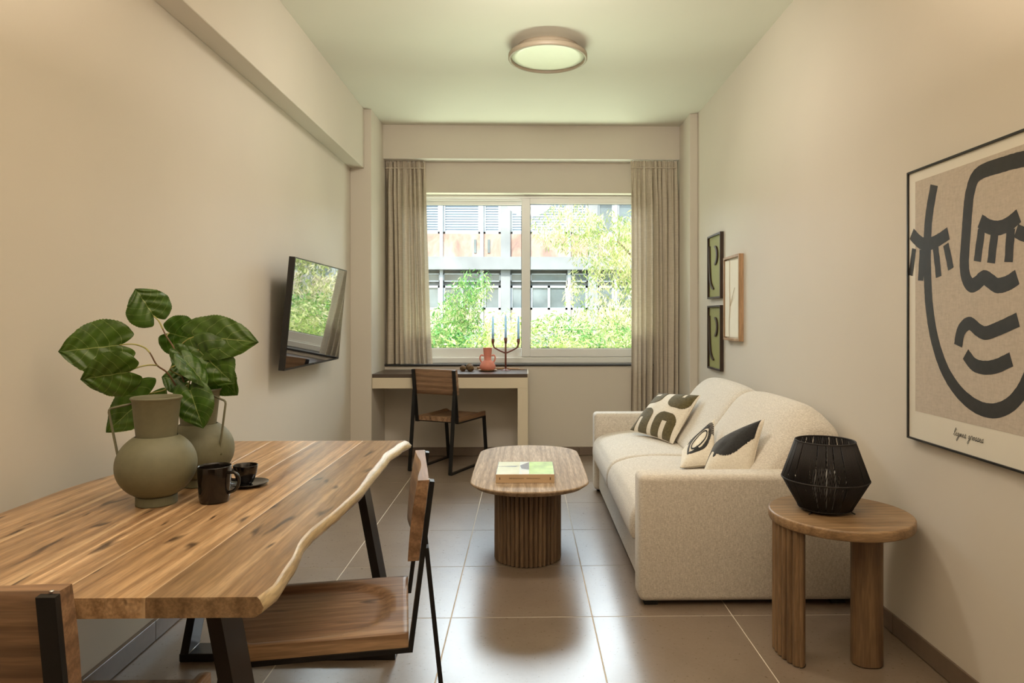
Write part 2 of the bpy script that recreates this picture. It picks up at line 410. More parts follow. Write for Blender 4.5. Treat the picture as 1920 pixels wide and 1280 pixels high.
def flatbar(bm, path, x0, x1, th):
    """flat bar running along path (list of (y,z)) centred on it, between x0 and x1, thickness th in the plane"""
    n = len(path); P = [Vector((0, p[0], p[1])) for p in path]; A = []
    for i in range(n):
        d0 = (P[i] - P[i - 1]).normalized() if i else None
        d1 = (P[i + 1] - P[i]).normalized() if i < n - 1 else None
        if d0 is None: nn = Vector((0, -d1.z, d1.y)); k = 1
        elif d1 is None: nn = Vector((0, -d0.z, d0.y)); k = 1
        else:
            n0 = Vector((0, -d0.z, d0.y)); n1 = Vector((0, -d1.z, d1.y)); nn = (n0 + n1).normalized(); k = 1 / max(0.45, nn.dot(n0))
        row = []
        for s in (-1, 1):
            q = P[i] + nn * (th / 2 * k * s)
            row += [bm.verts.new((x0, q.y, q.z)), bm.verts.new((x1, q.y, q.z))]
        A.append(row)
    for a, b in zip(A, A[1:]):
        for f in ((0, 1, 1, 0), (1, 3, 3, 1), (3, 2, 2, 3), (2, 0, 0, 2)):
            bm.faces.new([a[f[0]], a[f[1]], b[f[2]], b[f[3]]])
    bm.faces.new([A[0][i] for i in (0, 2, 3, 1)]); bm.faces.new([A[-1][i] for i in (0, 1, 3, 2)])
    bmesh.ops.recalc_face_normals(bm, faces=bm.faces[:])
    return bm
def prism(bm, poly, z0, z1, mi=0):
    a = [bm.verts.new((x, y, z0)) for x, y in poly]; b = [bm.verts.new((x, y, z1)) for x, y in poly]
    n = len(poly)
    fs = [bm.faces.new(a[::-1]), bm.faces.new(b)]
    for i in range(n): fs.append(bm.faces.new([a[i], a[(i + 1) % n], b[(i + 1) % n], b[i]]))
    for f in fs: f.material_index = mi
    bmesh.ops.recalc_face_normals(bm, faces=bm.faces[:])
    return bm
def struct(name, bm, m, parent=None, smooth=False, world=False):
    o = obj(name, bm, m, parent, smooth, world)
    if parent is None: o['kind'] = 'structure'
    return o

# ================================================================== THE ROOM
XL, XR, CZ = -1.48, 1.49, 3.04
YB = -2.8
b = BM(); box(b, XL - 0.2, XR + 0.2, YB - 0.2, 6.75, -0.22, -0.0012)
floor = struct('floor', b, M['grout'])
tile_meshes = []
xs = [XL] + [-0.918 + 0.602 * k for k in range(4)] + [XR]
ys = [2.912 + 0.6 * k for k in range(-9, 6)] + [6.34]
b = BM()
for i in range(len(xs) - 1):
    for j in range(len(ys) - 1):
        x0, x1, y0, y1 = xs[i], xs[i + 1], ys[j], ys[j + 1]
        if x1 < XL + 0.01: continue
        g = 0.0022
        t_ = BM(); box(t_, -(x1 - x0) / 2 + g, (x1 - x0) / 2 - g, -(y1 - y0) / 2 + g, (y1 - y0) / 2 - g, -0.0011, 0.0, 0.0006, 1)
        o = obj('tile', t_, M['tile'], floor); o.location = ((x0 + x1) / 2, (y0 + y1) / 2, 0)
b.free()
b = BM(); box(b, XL - 0.2, XR + 0.2, YB - 0.2, 6.62, CZ, CZ + 0.2); struct('ceiling', b, M['ceil'])
b = BM(); box(b, XL - 0.2, XL, YB, 6.62, -0.01, CZ); struct('wall_left', b, M['wall'])
b = BM(); box(b, XR, XR + 0.2, YB, 6.62, -0.01, CZ); struct('wall_right', b, M['wall'])
b = BM(); box(b, XL - 0.2, XR + 0.2, YB - 0.2, YB, -0.01, CZ); struct('wall_rear', b, M['rear'])
WX0, WX1, WZ0, WZ1 = -1.16, 1.26, 0.833, 2.447
b = BM()
box(b, XL, XR, 6.34, 6.62, -0.01, WZ0)
box(b, XL, WX0, 6.40, 6.62, WZ0, 2.8)
box(b, WX1, XR, 6.40, 6.62, WZ0, 2.8)
box(b, WX0, WX1, 6.40, 6.62, WZ1, 2.8)
box(b, XL, XR, 6.266, 6.62, 2.739, CZ)
struct('wall_back', b, M['wall'])
b = BM(); box(b, XL, -1.30, 5.795, 6.41, -0.01, CZ, 0.004, 2); struct('wall_pillar_left', b, M['wall'])
b = BM(); box(b, 1.42, XR, 5.87, 6.41, -0.01, CZ, 0.004, 2); struct('wall_pillar_right', b, M['wall'])
b = BM(); box(b, XL, -1.362, YB, 5.797, 2.54, CZ, 0.003, 1); struct('wall_beam_left', b, M['wall'])
# skirting in tile lengths
def skirting(name, pieces):
    root = bpy.data.objects.new(name, None); COL.objects.link(root); root['kind'] = 'structure'
    for p in pieces:
        t_ = BM(); box(t_, *p, 0.0015, 1); obj('skirting_tile', t_, M['skirt'], root)
    g = BM()
    for p in pieces:
        box(g, p[0] + 0.002, p[1] - 0.002, p[2] - 0.002, p[3] + 0.002, p[4], p[5] - 0.003) if (p[1] - p[0]) < (p[3] - p[2]) else box(g, p[0] - 0.002, p[1] + 0.002, p[2] + 0.002, p[3], p[4], p[5] - 0.003)
    obj('joint', g, M['grout'], root)
    return root
ys2 = [2.125 + 0.6 * k for k in range(-8, 7)]
skirting('baseboard_left', [(XL, -1.459, ys2[k] + 0.001, min(ys2[k + 1] - 0.001, 5.795), 0.003, 0.08) for k in range(len(ys2) - 1) if ys2[k] < 5.7])
skirting('baseboard_right', [(1.481, XR, ys2[k] + 0.001, min(ys2[k + 1] - 0.001, 5.87), 0.003, 0.08) for k in range(len(ys2) - 1) if ys2[k] < 5.8])
skirting('baseboard_back', [(-1.30 + 0.6 * k, min(-1.30 + 0.6 * (k + 1) - 0.002, 1.42), 6.328, 6.34, 0.003, 0.08) for k in range(5)])
skirting('baseboard_pillar', [(XL + 0.01, -1.30, 5.785, 5.795, 0.003, 0.08)])
# sill, window
b = BM(); box(b, -1.30, 1.42, 6.322, 6.60, WZ0 - 0.001, 0.847, 0.002, 1); tag(struct('trim_sill', b, M['sill']), 'thin black stone window sill')
win = bpy.data.objects.new('window_1', None); COL.objects.link(win); win['kind'] = 'structure'
def ring(bm, x0, x1, z0, z1, y0, y1, wl, wr, wb_, wt, bev=0.003):
    box(bm, x0, x0 + wl, y0, y1, z0, z1, bev, 1); box(bm, x1 - wr, x1, y0, y1, z0, z1, bev, 1)
    box(bm, x0 + wl - 0.001, x1 - wr + 0.001, y0, y1, z0, z0 + wb_, bev, 1); box(bm, x0 + wl - 0.001, x1 - wr + 0.001, y0, y1, z1 - wt, z1, bev, 1)
b = BM(); ring(b, WX0, WX1, 0.847, WZ1, 6.505, 6.60, 0.05, 0.05, 0.052, 0.032)
box(b, WX0 + 0.05, WX1 - 0.05, 6.522, 6.535, 0.898, 0.912); box(b, WX0 + 0.05, WX1 - 0.05, 6.522, 6.535, 2.395, 2.416)
obj('outer_frame', b, M['white_alu'], win)
def sash(x0, x1, y0, y1, z0, z1, gx0, gx1, gz0, gz1):
    b = BM(); ring(b, x0, x1, z0, z1, y0, y1, gx0 - x0, x1 - gx1, gz0 - z0, z1 - gz1, 0.004)
    f = obj('sash_frame', b, M['white_alu'], win)
    g = BM(); ring(g, gx0 - 0.002, gx1 + 0.002, gz0 - 0.002, gz1 + 0.002, y0 + 0.006, y0 + 0.012, 0.006, 0.006, 0.006, 0.006, 0)
    obj('gasket', g, M['gasket'], f)
    p = BM(); ym = (y0 + y1) / 2; box(p, gx0 - 0.004, gx1 + 0.004, ym, ym + 0.004, gz0 - 0.004, gz1 + 0.004); obj('glass_pane', p, M['glass'], f)
sash(-1.11, -0.02, 6.550, 6.585, 0.905, 2.412, -1.05, -0.036, 0.988, 2.356)
sash(-0.036, 1.21, 6.508, 6.545, 0.905, 2.418, 0.046, 1.14, 0.985, 2.362)
b = BM(); box(b, -1.299, 1.419, 6.268, 6.400, 2.733, 2.7395, 0.002, 1)
struct('trim_curtain_rail', b, M['rail'])

# ------------------------------------------------------------------ curtains
def curtain(x0t, x1t, x0b, x1b, zb, zt, yc, seed, label, nf=9):
    root = thing('curtain', label, 'curtain', ((x0t + x1t) / 2, yc, zb))
    rnd = random.Random(seed); ph = [rnd.uniform(0, 6.28) for _ in range(6)]
    b = BM(); nu, nz = 260, 46; rows = []
    for j in range(nz + 1):
        v = j / nz; z = zb + (zt - zb) * v
        topk = max(0, (v - 0.86) / 0.14)
        row = []
        for i in range(nu + 1):
            s = i / nu
            xt = x0t + (x1t - x0t) * s; xb = x0b + (x1b - x0b) * s
            k = v ** 0.7; x = xb + (xt - xb) * k
            sw = s + 0.022 * math.sin(6.28 * s * 2.3 + ph[0] + v * 1.3)
            a = 2 * math.pi * nf * sw
            f1 = math.sin(a + 0.7 * math.sin(v * 3 + ph[1])) + 0.35 * math.sin(a * 0.5 + ph[2] + v * 2.0) + 0.25 * math.sin(a * 1.9 + ph[3])
            f2 = math.sin(2 * math.pi * nf * 2.6 * s + ph[4]) * 0.55
            amp = 0.040 * (0.8 + 0.25 * math.sin(s * 9 + ph[5]))
            y = f1 * amp * (1 - 0.75 * topk) + f2 * 0.011 * topk
            x += math.cos(a) * 0.010 * (1 - topk)
            row.append(b.verts.new((x, yc + y, z)))
        rows.append(row)
    for r0, r1 in zip(rows, rows[1:]):
        for i in range(nu): f = b.faces.new([r0[i], r0[i + 1], r1[i + 1], r1[i]]); f.smooth = True
    obj('curtain_panel', b, M['curtain'], root, True, world=True)
    b = BM()
    box(b, x0t, x1t, yc - 0.014, yc - 0.008, zt - 0.07, zt - 0.062)
    obj('heading_tape', b, M['curtain'], root, world=True)
    for k in range(8):
        b = BM(); x = x0t + 0.02 + (x1t - x0t - 0.04) * k / 7
        tube(b, [(x, yc + 0.0, zt - 0.012), (x, yc + 0.0, zt + 0.004)], 0.003, 6); obj('glider', b, M['rail'], root, world=True)
curtain(-1.292, -0.926, -1.288, -0.865, 0.852, 2.728, 6.352, 3, 'short gathered beige linen curtain hanging to the sill left of the window', 8)
curtain(0.972, 1.402, 0.962, 1.408, 0.03, 2.728, 6.292, 11, 'long gathered beige linen curtain hanging to the floor right of the window', 9)

# ------------------------------------------------------------------ ceiling disc lamp
t = thing('ceiling_lamp', 'flat round ceiling lamp with taupe rim and pale opal disc', 'lamp', (0.147, 4.47, 2.965))
b = BM(); lathe(b, [(0, 0.075), (0.205, 0.075), (0.205, 0.036), (0, 0.036)], 64); obj('mount', b, M['lamp_ring'], t)
b = BM(); lathe(b, [(0.232, 0.036), (0.250, 0.036), (0.258, 0.028), (0.258, 0.004), (0.252, 0.0), (0.243, 0.0), (0.240, 0.006), (0.240, 0.03), (0.232, 0.032), (0.232, 0.036)], 96); obj('rim', b, M['lamp_ring'], t)
b = BM(); lathe(b, [(0, 0.014), (0.2, 0.0145), (0.239, 0.017), (0.239, 0.03), (0, 0.03)], 64); obj('diffuser', b, M['diffuser'], t)
b = BM(); lathe(b, [(0, 0.037), (0.236, 0.037), (0.236, 0.03), (0, 0.03)], 64); obj('back_plate', b, M['lamp_ring'], t)

# ------------------------------------------------------------------ desk
t = thing('desk', 'built-in cream desk with dark brown top under the window', 'desk', (-0.64, 6.07, 0))
def ob(name, m, parent, *a, **k):
    b = BM(); box(b, *a, **k); return obj(name, b, m, parent, world=True)
ob('desk_top', M['desk_top'], t, -1.298, 0.018, 5.81, 6.338, 0.770, 0.80, 0.0015, 1)
ob('apron', M['desk_paint'], t, -1.298, 0.022, 5.812, 5.90, 0.677, 0.7695, 0.002, 1)
ob('side_panel', M['desk_paint'], t, -0.066, 0.022, 5.812, 6.338, 0.001, 0.678, 0.002, 1)
ob('edge_strip', M['desk_paint'], t, 0.018, 0.024, 5.81, 6.338, 0.768, 0.802)
ob('under_panel', M['desk_paint'], t, -1.298, -0.066, 5.90, 6.338, 0.74, 0.7695)

# ------------------------------------------------------------------ chairs
def make_chair(label, loc, rz):
    t = thing('chair', label, 'chair', loc, rz, 'wood and black metal chairs')
    # seat: slab with a shallow round dish
    b = BM(); n = 30; x0, x1, y0, y1 = -0.205, 0.205, -0.200, 0.268; rows = []
    for j in range(n + 1):
        row = []
        for i in range(n + 1):
            x = x0 + (x1 - x0) * i / n; y = y0 + (y1 - y0) * j / n
            d = ((abs(x) / 0.182) ** 2.6 + (abs(y - 0.075) / 0.225) ** 2.6) if y < 0.075 else ((abs(x) / 0.182) ** 2.6)
            k = max(0, min(1, (1.0 - d) / 0.22)); k = k * k * (3 - 2 * k)
            z = 0.450 - 0.013 * k + (0.004 if y > 0.2 else 0) * (1 - k)
            row.append(b.verts.new((x, y, z)))
        rows.append(row)
    for r0, r1 in zip(rows, rows[1:]):
        for i in range(n): f = b.faces.new([r0[i], r0[i + 1], r1[i + 1], r1[i]]); f.smooth = True
    per = [rows[0][i] for i in range(n + 1)] + [rows[j][n] for j in range(1, n + 1)] + [rows[n][i] for i in range(n - 1, -1, -1)] + [rows[j][0] for j in range(n - 1, 0, -1)]
    low = [b.verts.new((v.co.x, v.co.y, 0.414)) for v in per]
    for i in range(len(per)): b.faces.new([per[i], low[i], low[(i + 1) % len(per)], per[(i + 1) % len(per)]])
    b.faces.new(low)
    bmesh.ops.recalc_face_normals(b, faces=b.faces[:])
    obj('seat', b, M['seat_wood'], t)
    # backrest: curved board leaning back, straight rear, hollow front
    b = BM(); nx, nz = 20, 8; zb, zt = 0.640, 0.850
    def yback(z): return -0.2555 + (0.855 - z) * 0.125
    F, K = [], []
    for j in range(nz + 1):
        v = j / nz; z = zb + (zt - zb) * v
        fr, br = [], []
        for i in range(nx + 1):
            x = -0.209 + 0.418 * i / nx
            hollow = 0.013 * math.cos(math.pi * x / 0.40) ** 2 if abs(x) < 0.2 else 0
            th = 0.031 - hollow + 0.004 * math.sin(v * math.pi)
            fr.append(b.verts.new((x, yback(z) + th, z))); br.append(b.verts.new((x, yback(z) + 0.002 - hollow * 0.35 * 0, z)))
        F.append(fr); K.append(br)
    for G in (F, K):
        for r0, r1 in zip(G, G[1:]):
            for i in range(nx): f = b.faces.new([r0[i], r0[i + 1], r1[i + 1], r1[i]]); f.smooth = True
    for i in range(nx):
        b.faces.new([F[0][i], F[0][i + 1], K[0][i + 1], K[0][i]]); b.faces.new([F[-1][i], F[-1][i + 1], K[-1][i + 1], K[-1][i]])
    for j in range(nz):
        b.faces.new([F[j][0], F[j + 1][0], K[j + 1][0], K[j][0]]); b.faces.new([F[j][-1], F[j + 1][-1], K[j + 1][-1], K[j][-1]])
    bmesh.ops.recalc_face_normals(b, faces=b.faces[:])
    obj('backrest', b, M['chair_wood'], t)
    for s in (-1, 1):
        xa, xb = (0.181, 0.211) if s > 0 else (-0.211, -0.181)
        b = BM(); flatbar(b, [(-0.261, 0.846), (-0.205, 0.408), (0.262, 0.408)], xa, xb, 0.012); fr = obj('side_frame', b, M['black_metal'], t)
        b = BM(); flatbar(b, [(0.256, 0.41), (0.305, 0.007)], xa, xb, 0.012); obj('leg', b, M['black_metal'], t)
        b = BM(); flatbar(b, [(-0.246, 0.672), (-0.315, 0.007)], xa, xb, 0.012); obj('leg', b, M['black_metal'], t)
        b = BM(); flatbar(b, [(0.305, 0.007), (-0.315, 0.007)], xa, xb, 0.0125); obj('runner', b, M['black_metal'], t)
        b = BM()
        for yy in (-0.258, 0.0):
            pass
        lathe(b, [(0, 0.0015), (0.003, 0.001), (0.0035, 0)], 10, (0.196 * s, -0.252)); bmesh.ops.translate(b, verts=b.verts[:], vec=(0, 0.0, 0.8495)); obj('screw', b, M['weld'], t)
    for yy in (-0.19, 0.20):
        b = BM(); box(b, -0.19, 0.19, yy, yy + 0.025, 0.404, 0.4135); obj('cross_bar', b, M['black_metal'], t)
    return t
ch = make_chair('wooden chair on black metal frame standing at the long side of the dining table', (-0.538, 1.961, 0), R(100))
dup(ch, (-0.653, 5.904, 0), R(-25), 'wooden chair on black metal frame turned askew in front of the built-in desk')
dup(ch, (-0.935, 1.332, 0), R(0), 'wooden chair seen from behind at the near end of the dining table')

# ------------------------------------------------------------------ dining table
t = thing('dining_table', 'live-edge wooden dining table with trapezoid dark metal frames', 'table', (-0.94, 2.08, 0))
REDGE = [(1.272, -0.486), (1.33, -0.478), (1.46, -0.490), (1.59, -0.511), (1.69, -0.516), (1.85, -0.501), (2.04, -0.493), (2.33, -0.503), (2.6, -0.511), (2.78, -0.497), (2.885, -0.480)]
LEDGE = [(1.272, -1.385), (1.5, -1.392), (1.85, -1.400), (2.08, -1.402), (2.31, -1.368), (2.55, -1.372), (2.7, -1.392), (2.885, -1.385)]
def interp(T, y):
    for (a, xa), (b_, xb) in zip(T, T[1:]):
        if y <= b_: 
            k = (y - a) / (b_ - a); k = k * k * (3 - 2 * k) * 0.5 + k * 0.5
            return xa + (xb - xa) * k
    return T[-1][1]
Y0, Y1, ZT, ZB = 1.272, 2.885, 0.76, 0.722
joints = [None, lambda y: -1.215 + 0.01 * math.sin(y), lambda y: -0.99 - 0.045 * (y - 1.27), lambda y: -0.876, lambda y: -0.700 + 0.012 * (y - 1.27), None]
NS = 60
def add_sap(m):
    t = m.node_tree; b = t.nodes['Principled BSDF']; src = b.inputs['Base Color'].links[0].from_socket
    uv = N(t, 'ShaderNodeUVMap'); sp = N(t, 'ShaderNodeSeparateXYZ'); L(t, uv.outputs[0], sp.inputs[0])
    nz = noise_n(t, coords(t, (1, 0.25, 1)), 5, 2); e = math_n(t, 'SUBTRACT', math_n(t, 'ADD', sp.outputs[0], math_n(t, 'MULTIPLY', nz, 0.34)), 0.155)
    msk = ramp(t, e, [(0.955, (0, 0, 0)), (0.995, (1, 1, 1))])
    L(t, mix(t, math_n(t, 'MULTIPLY', msk, 0.6), src, (0.64, 0.46, 0.27)), b.inputs['Base Color'])
add_sap(M['table_wood'])
def plank(k):
    b = BM(); rows = []; uvl = b.loops.layers.uv.new('UVMap')
    for j in range(NS + 1):
        y = Y0 + (Y1 - Y0) * j / NS
        wob = 0.004 * noise.noise(Vector((y * 9, 3.1, k)))
        gap = 0.0004
        if k == 0:
            xl = interp(LEDGE, y) + wob; xr = joints[1](y) - gap
            prof = [(xl + 0.014, ZT), (xl + 0.003, ZT - 0.008), (xl, ZT - 0.02), (xl + 0.012, ZB), (xr, ZB), (xr, ZT)]
        elif k == 4:
            xl = joints[4](y) + gap; xr = interp(REDGE, y) + wob
            bw = 0.010 + 0.016 * max(0, min(1, (y - 1.9) / 0.8)) + 0.003 * noise.noise(Vector((y * 5, 0, 0)))
            prof = [(xl, ZB), (xr - 0.014, ZB), (xr - 0.002, ZB + 0.008), (xr + 0.002, ZB + 0.018), (xr - bw * 0.45, ZT - 0.006), (xr - bw, ZT), (xl, ZT)]
        else:
            xl = joints[k](y) + gap; xr = joints[k + 1](y) - gap
            prof = [(xl, ZB), (xr, ZB), (xr, ZT - 0.0006), (xr - 0.0006, ZT), (xl + 0.0006, ZT), (xl, ZT - 0.0006)]
        rows.append([b.verts.new((x, y, z)) for x, z in prof])
    n = len(rows[0])
    for r0, r1 in zip(rows, rows[1:]):
        for i in range(n):
            f = b.faces.new([r0[i], r0[(i + 1) % n], r1[(i + 1) % n], r1[i]])
            if k == 4 and i in (2, 3, 4): f.material_index = 1; f.smooth = True
    b.faces.new(rows[0]); b.faces.new(rows[-1])
    bmesh.ops.recalc_face_normals(b, faces=b.faces[:])
    for f in b.faces:
        for lp in f.loops:
            x, y = lp.vert.co.x, lp.vert.co.y
            xa = joints[k](y) if k else -1.39; xb = joints[k + 1](y) if k < 4 else -0.30
            lp[uvl].uv = ((x - xa) / (xb - xa), y)
    obj('plank', b, [M['table_wood'], M['edge_wood']], t, world=True)
for k in range(5): plank(k)
def bar_leg(b, xa0, xa1, xb0, xb1, y0, y1, z0, z1):
    vs = [b.verts.new(c) for c in ((xa0, y0, z0), (xa1, y0, z0), (xa1, y1, z0), (xa0, y1, z0), (xb0, y0, z1), (xb1, y0, z1), (xb1, y1, z1), (xb0, y1, z1))]
    for f in ((0, 3, 2, 1), (4, 5, 6, 7), (0, 1, 5, 4), (1, 2, 6, 5), (2, 3, 7, 6), (3, 0, 4, 7)): b.faces.new([vs[i] for i in f])
for y0, dx in ((2.555, 0.0), (1.400, -0.012)):
    y1 = y0 + 0.088
    fr = BM(); box(fr, -1.283 + dx, -0.485 + dx, y0, y1, 0.001, 0.031, 0.002, 1); fo = obj('floor_bar', fr, M['table_metal'], t, world=True)
    for s in (0, 1):
        b = BM()
        if s == 0: bar_leg(b, -1.279 + dx, -1.249 + dx, -1.152 + dx, -1.122 + dx, y0, y1, 0.031, 0.716)
        else: bar_leg(b, -0.519 + dx, -0.489 + dx, -0.646 + dx, -0.616 + dx, y0, y1, 0.031, 0.716)
        obj('leg', b, M['table_metal'], t, world=True)
    b = BM(); box(b, -1.20 + dx, -0.57 + dx, y0, y1, 0.7155, 0.7215); obj('top_plate', b, M['table_metal'], t, world=True)
    b = BM(); tube(b, [(-1.2485 + dx, y0 + 0.002, 0.0315), (-1.2485 + dx, y1 - 0.002, 0.0315)], 0.0016, 6); obj('weld_seam', b, M['weld'], t, world=True)

# ------------------------------------------------------------------ vases
def vase(label, x, y, ang):
    t = thing('vase', label, 'vase', (x, y, 0.7605), ang, 'matte sage green vases on the dining table')
    prof = [(0, 0), (0.051, 0), None, (0.052, 0.001), (0.052, 0.0225), (0.050, 0.0245), (0.038, 0.0245), None]
    for k in range(21):
        a = -1.10 + (1.05 + 1.10) * k / 20
        rr = 0.1025 * math.cos(a) ** 0.98; zz = 0.108 + 0.094 * math.sin(a)
        if zz > 0.022 and zz < 0.187: prof.append((rr, zz))
    prof += [(0.0535, 0.1885), None, (0.0505, 0.1875), (0.053, 0.21), (0.0605, 0.285), (0.0635, 0.290), (0.0655, 0.2935), (0.0635, 0.297), (0.0605, 0.294), (0.057, 0.28), (0.048, 0.20), (0.046, 0.17), (0, 0.168)]
    b = BM(); lathe(b, prof, 72); obj('body', b, M['ceramic_green'], t, True)
    b = BM(); pts = [(0.060, 0, 0.276), (0.112, 0, 0.268), (0.117, 0, 0.263), (0.1165, 0, 0.255), (0.088, 0, 0.118), (0.0965, 0, 0.098)]
    pts = [(0.060, 0, 0.279), (0.116, 0, 0.266), (0.121, 0, 0.262), (0.122, 0, 0.256), (0.0995, 0, 0.135), (0.098, 0, 0.120), (0.100, 0, 0.100)]
    tube(b, pts, 0.0032, 10); obj('handle', b, M['ceramic_green'], t, True)
    return t
vase('front sage green vase with bent wire handle on the left, empty', -1.026, 1.92, R(188))
vase('rear sage green vase holding leafy branches, wire handle on the right', -1.012, 2.135, R(-28))

# ------------------------------------------------------------------ leafy branch
pl = thing('leafy_branch', 'cut branches with large heart-shaped green leaves standing in the rear vase', 'branch', (-1.010, 2.115, 0.95))
def leaf(bpx, tpx, Db, Dt, width, fold=0.12, curl=0.10, roll=0.0, bulge=0.06, seed=0):
    Bp = at_d(bpx[0], bpx[1], Db); T = at_d(tpx[0], tpx[1], Dt)
    ax = (T - Bp); Ln = ax.length; ax.normalize()
    view = (Bp - Vector((0, 0, HC))).normalized()
    side = ax.cross(-view).normalized(); nor = side.cross(ax).normalized()
    q = Matrix.Rotation(roll, 3, ax); side = q @ side; nor = q @ nor
    rnd = random.Random(seed); nu, nv = 44, 16
    b = BM(); uvl = b.loops.layers.uv.new('UVMap'); rows = []
    p1, p2 = rnd.uniform(0, 6), rnd.uniform(0, 6)
    for i in range(nu + 1):
        u = i / nu; row = []
        if u < 0.34: hw = 0.55 + 0.45 * math.sqrt(max(0, 1 - ((0.34 - u) / 0.34) ** 2))
        else: hw = max(0, 1 - ((u - 0.34) / 0.66) ** 1.75) ** 0.95
        hw = 0.56 * width * hw * (1 + 0.045 * ((u * 22) % 1.0 - 0.5) * (1 if u < 0.95 else 0))
        for j in range(nv + 1):
            v = -1 + 2 * j / nv; av = abs(v)
            al = u * Ln - 0.26 * Ln * (1 - u) ** 3 * math.sin(math.pi * min(1, av * 0.80)) ** 0.8
            z = fold * av * hw * 2 - curl * Ln * (u ** 2) * 0.5 + bulge * Ln * math.sin(u * 9 + p1) * 0.42 * av + 0.020 * width * math.sin(av * 9 + u * 22 + p2)
            z -= fold * 1.0 * (av ** 2.4) * hw * 1.9
            p = Bp + ax * al + side * (v * hw) + nor * z
            row.append((b.verts.new(p), u, (v + 1) / 2))
        rows.append(row)
    for r0, r1 in zip(rows, rows[1:]):
        for j in range(nv):
            q4 = [r0[j], r0[j + 1], r1[j + 1], r1[j]]
            f = b.faces.new([x[0] for x in q4]); f.smooth = True
            for lp, x in zip(f.loops, q4): lp[uvl].uv = (x[1], x[2])
    bmesh.ops.remove_doubles(b, verts=b.verts[:], dist=1e-5)
    obj('leaf', b, M['leaf'], pl, world=True)
leaf((224, 647), (108, 659), 2.05, 2.00, 0.152, 0.1, 0.05, 0.15, 0.06, 1)
leaf((241, 697), (150, 712), 2.00, 1.95, 0.130, 0.2, 0.1, -0.35, 0.06, 2)
leaf((288, 592), (255, 541), 2.10, 2.06, 0.122, 0.25, 0.1, 0.3, 0.06, 3)
leaf((318, 624), (378, 641), 2.22, 2.26, 0.125, 0.1, 0.05, 0.25, 0.05, 4)
leaf((366, 630), (481, 640), 2.10, 2.05, 0.128, 0.12, 0.1, -0.15, 0.06, 5)
leaf((372, 655), (436, 719), 2.08, 2.06, 0.135, 0.25, 0.12, 0.3, 0.06, 6)
leaf((396, 690), (443, 742), 2.14, 2.14, 0.105, 0.15, 0.1, 0.5, 0.08, 7)
leaf((345, 674), (393, 722), 2.00, 2.00, 0.075, 0.35, 0.35, -0.75, 0.05, 8)
leaf((357, 733), (380, 803), 1.99, 1.985, 0.098, 0.2, 0.25, 0.1, 0.05, 9)
leaf((281, 737), (197, 811), 2.16, 2.12, 0.118, 0.15, 0.1, 0.2, 0.06, 10)
leaf((340, 712), (303, 706), 2.12, 2.10, 0.085, 0.2, 0.1, 0.4, 0.06, 11)
leaf((345, 692), (324, 672), 2.16, 2.18, 0.085, 0.2, 0.1, -0.3, 0.06, 12)
leaf((350, 690), (368, 640), 2.16, 2.20, 0.105, 0.15, 0.1, 0.4, 0.06, 13)
leaf((362, 714), (402, 690), 2.12, 2.08, 0.11, 0.15, 0.2, -0.4, 0.06, 14)
leaf((330, 655), (352, 678), 2.06, 2.06, 0.05, 0.3, 0.2, 0.2, 0.05, 15)
leaf((350, 716), (318, 722), 2.13, 2.13, 0.06, 0.2, 0.1, 0.3, 0.05, 16)
def stem(pts, r0, r1, m, name='stem'):
    b = BM(); tube(b, catmull([at_d(*p) for p in pts], 6), r0, 7, r1=r1); obj(name, b, m, pl, world=True)
stem([(350, 760, 2.12), (334, 733, 2.11), (329, 722, 2.10), (314, 699, 2.08), (295, 685, 2.06), (285, 668, 2.05), (281, 661, 2.05)], 0.0032, 0.0020, M['stem_brown'])
stem([(356, 760, 2.12), (346, 722, 2.12), (338, 690, 2.11), (328, 656, 2.10), (312, 630, 2.10), (305, 616, 2.10)], 0.0030, 0.0020, M['stem_brown'])
stem([(281, 661, 2.05), (272, 652, 2.05), (256, 646, 2.05), (240, 645, 2.05), (224, 647, 2.05)], 0.0026, 0.0019, M['stem'], 'petiole')
stem([(295, 685, 2.06), (281, 684, 2.04), (263, 687, 2.02), (250, 692, 2.01), (241, 697, 2.00)], 0.0024, 0.0018, M['stem'], 'petiole')
stem([(305, 616, 2.10), (298, 602, 2.10), (288, 592, 2.10)], 0.0026, 0.0019, M['stem'], 'petiole')
stem([(312, 630, 2.12), (315, 626, 2.18), (318, 624, 2.22)], 0.0022, 0.0017, M['stem'], 'petiole')
stem([(331, 657, 2.10), (340, 646, 2.10), (351, 637, 2.10), (366, 630, 2.10)], 0.0024, 0.0018, M['stem'], 'petiole')
stem([(340, 705, 2.10), (319, 693, 2.02), (330, 684, 2.01), (345, 674, 2.00)], 0.0022, 0.0017, M['stem'], 'petiole')
stem([(350, 722, 2.10), (347, 726, 2.02), (357, 733, 1.99)], 0.0022, 0.0017, M['stem'], 'petiole')
stem([(340, 730, 2.12), (323, 724, 2.13), (305, 732, 2.15), (281, 737, 2.16)], 0.0022, 0.0017, M['stem'], 'petiole')
stem([(352, 730, 2.12), (362, 690, 2.10), (372, 655, 2.08)], 0.0024, 0.0018, M['stem'], 'petiole')
stem([(354, 735, 2.13), (375, 705, 2.14), (396, 690, 2.14)], 0.0024, 0.0018, M['stem'], 'petiole')

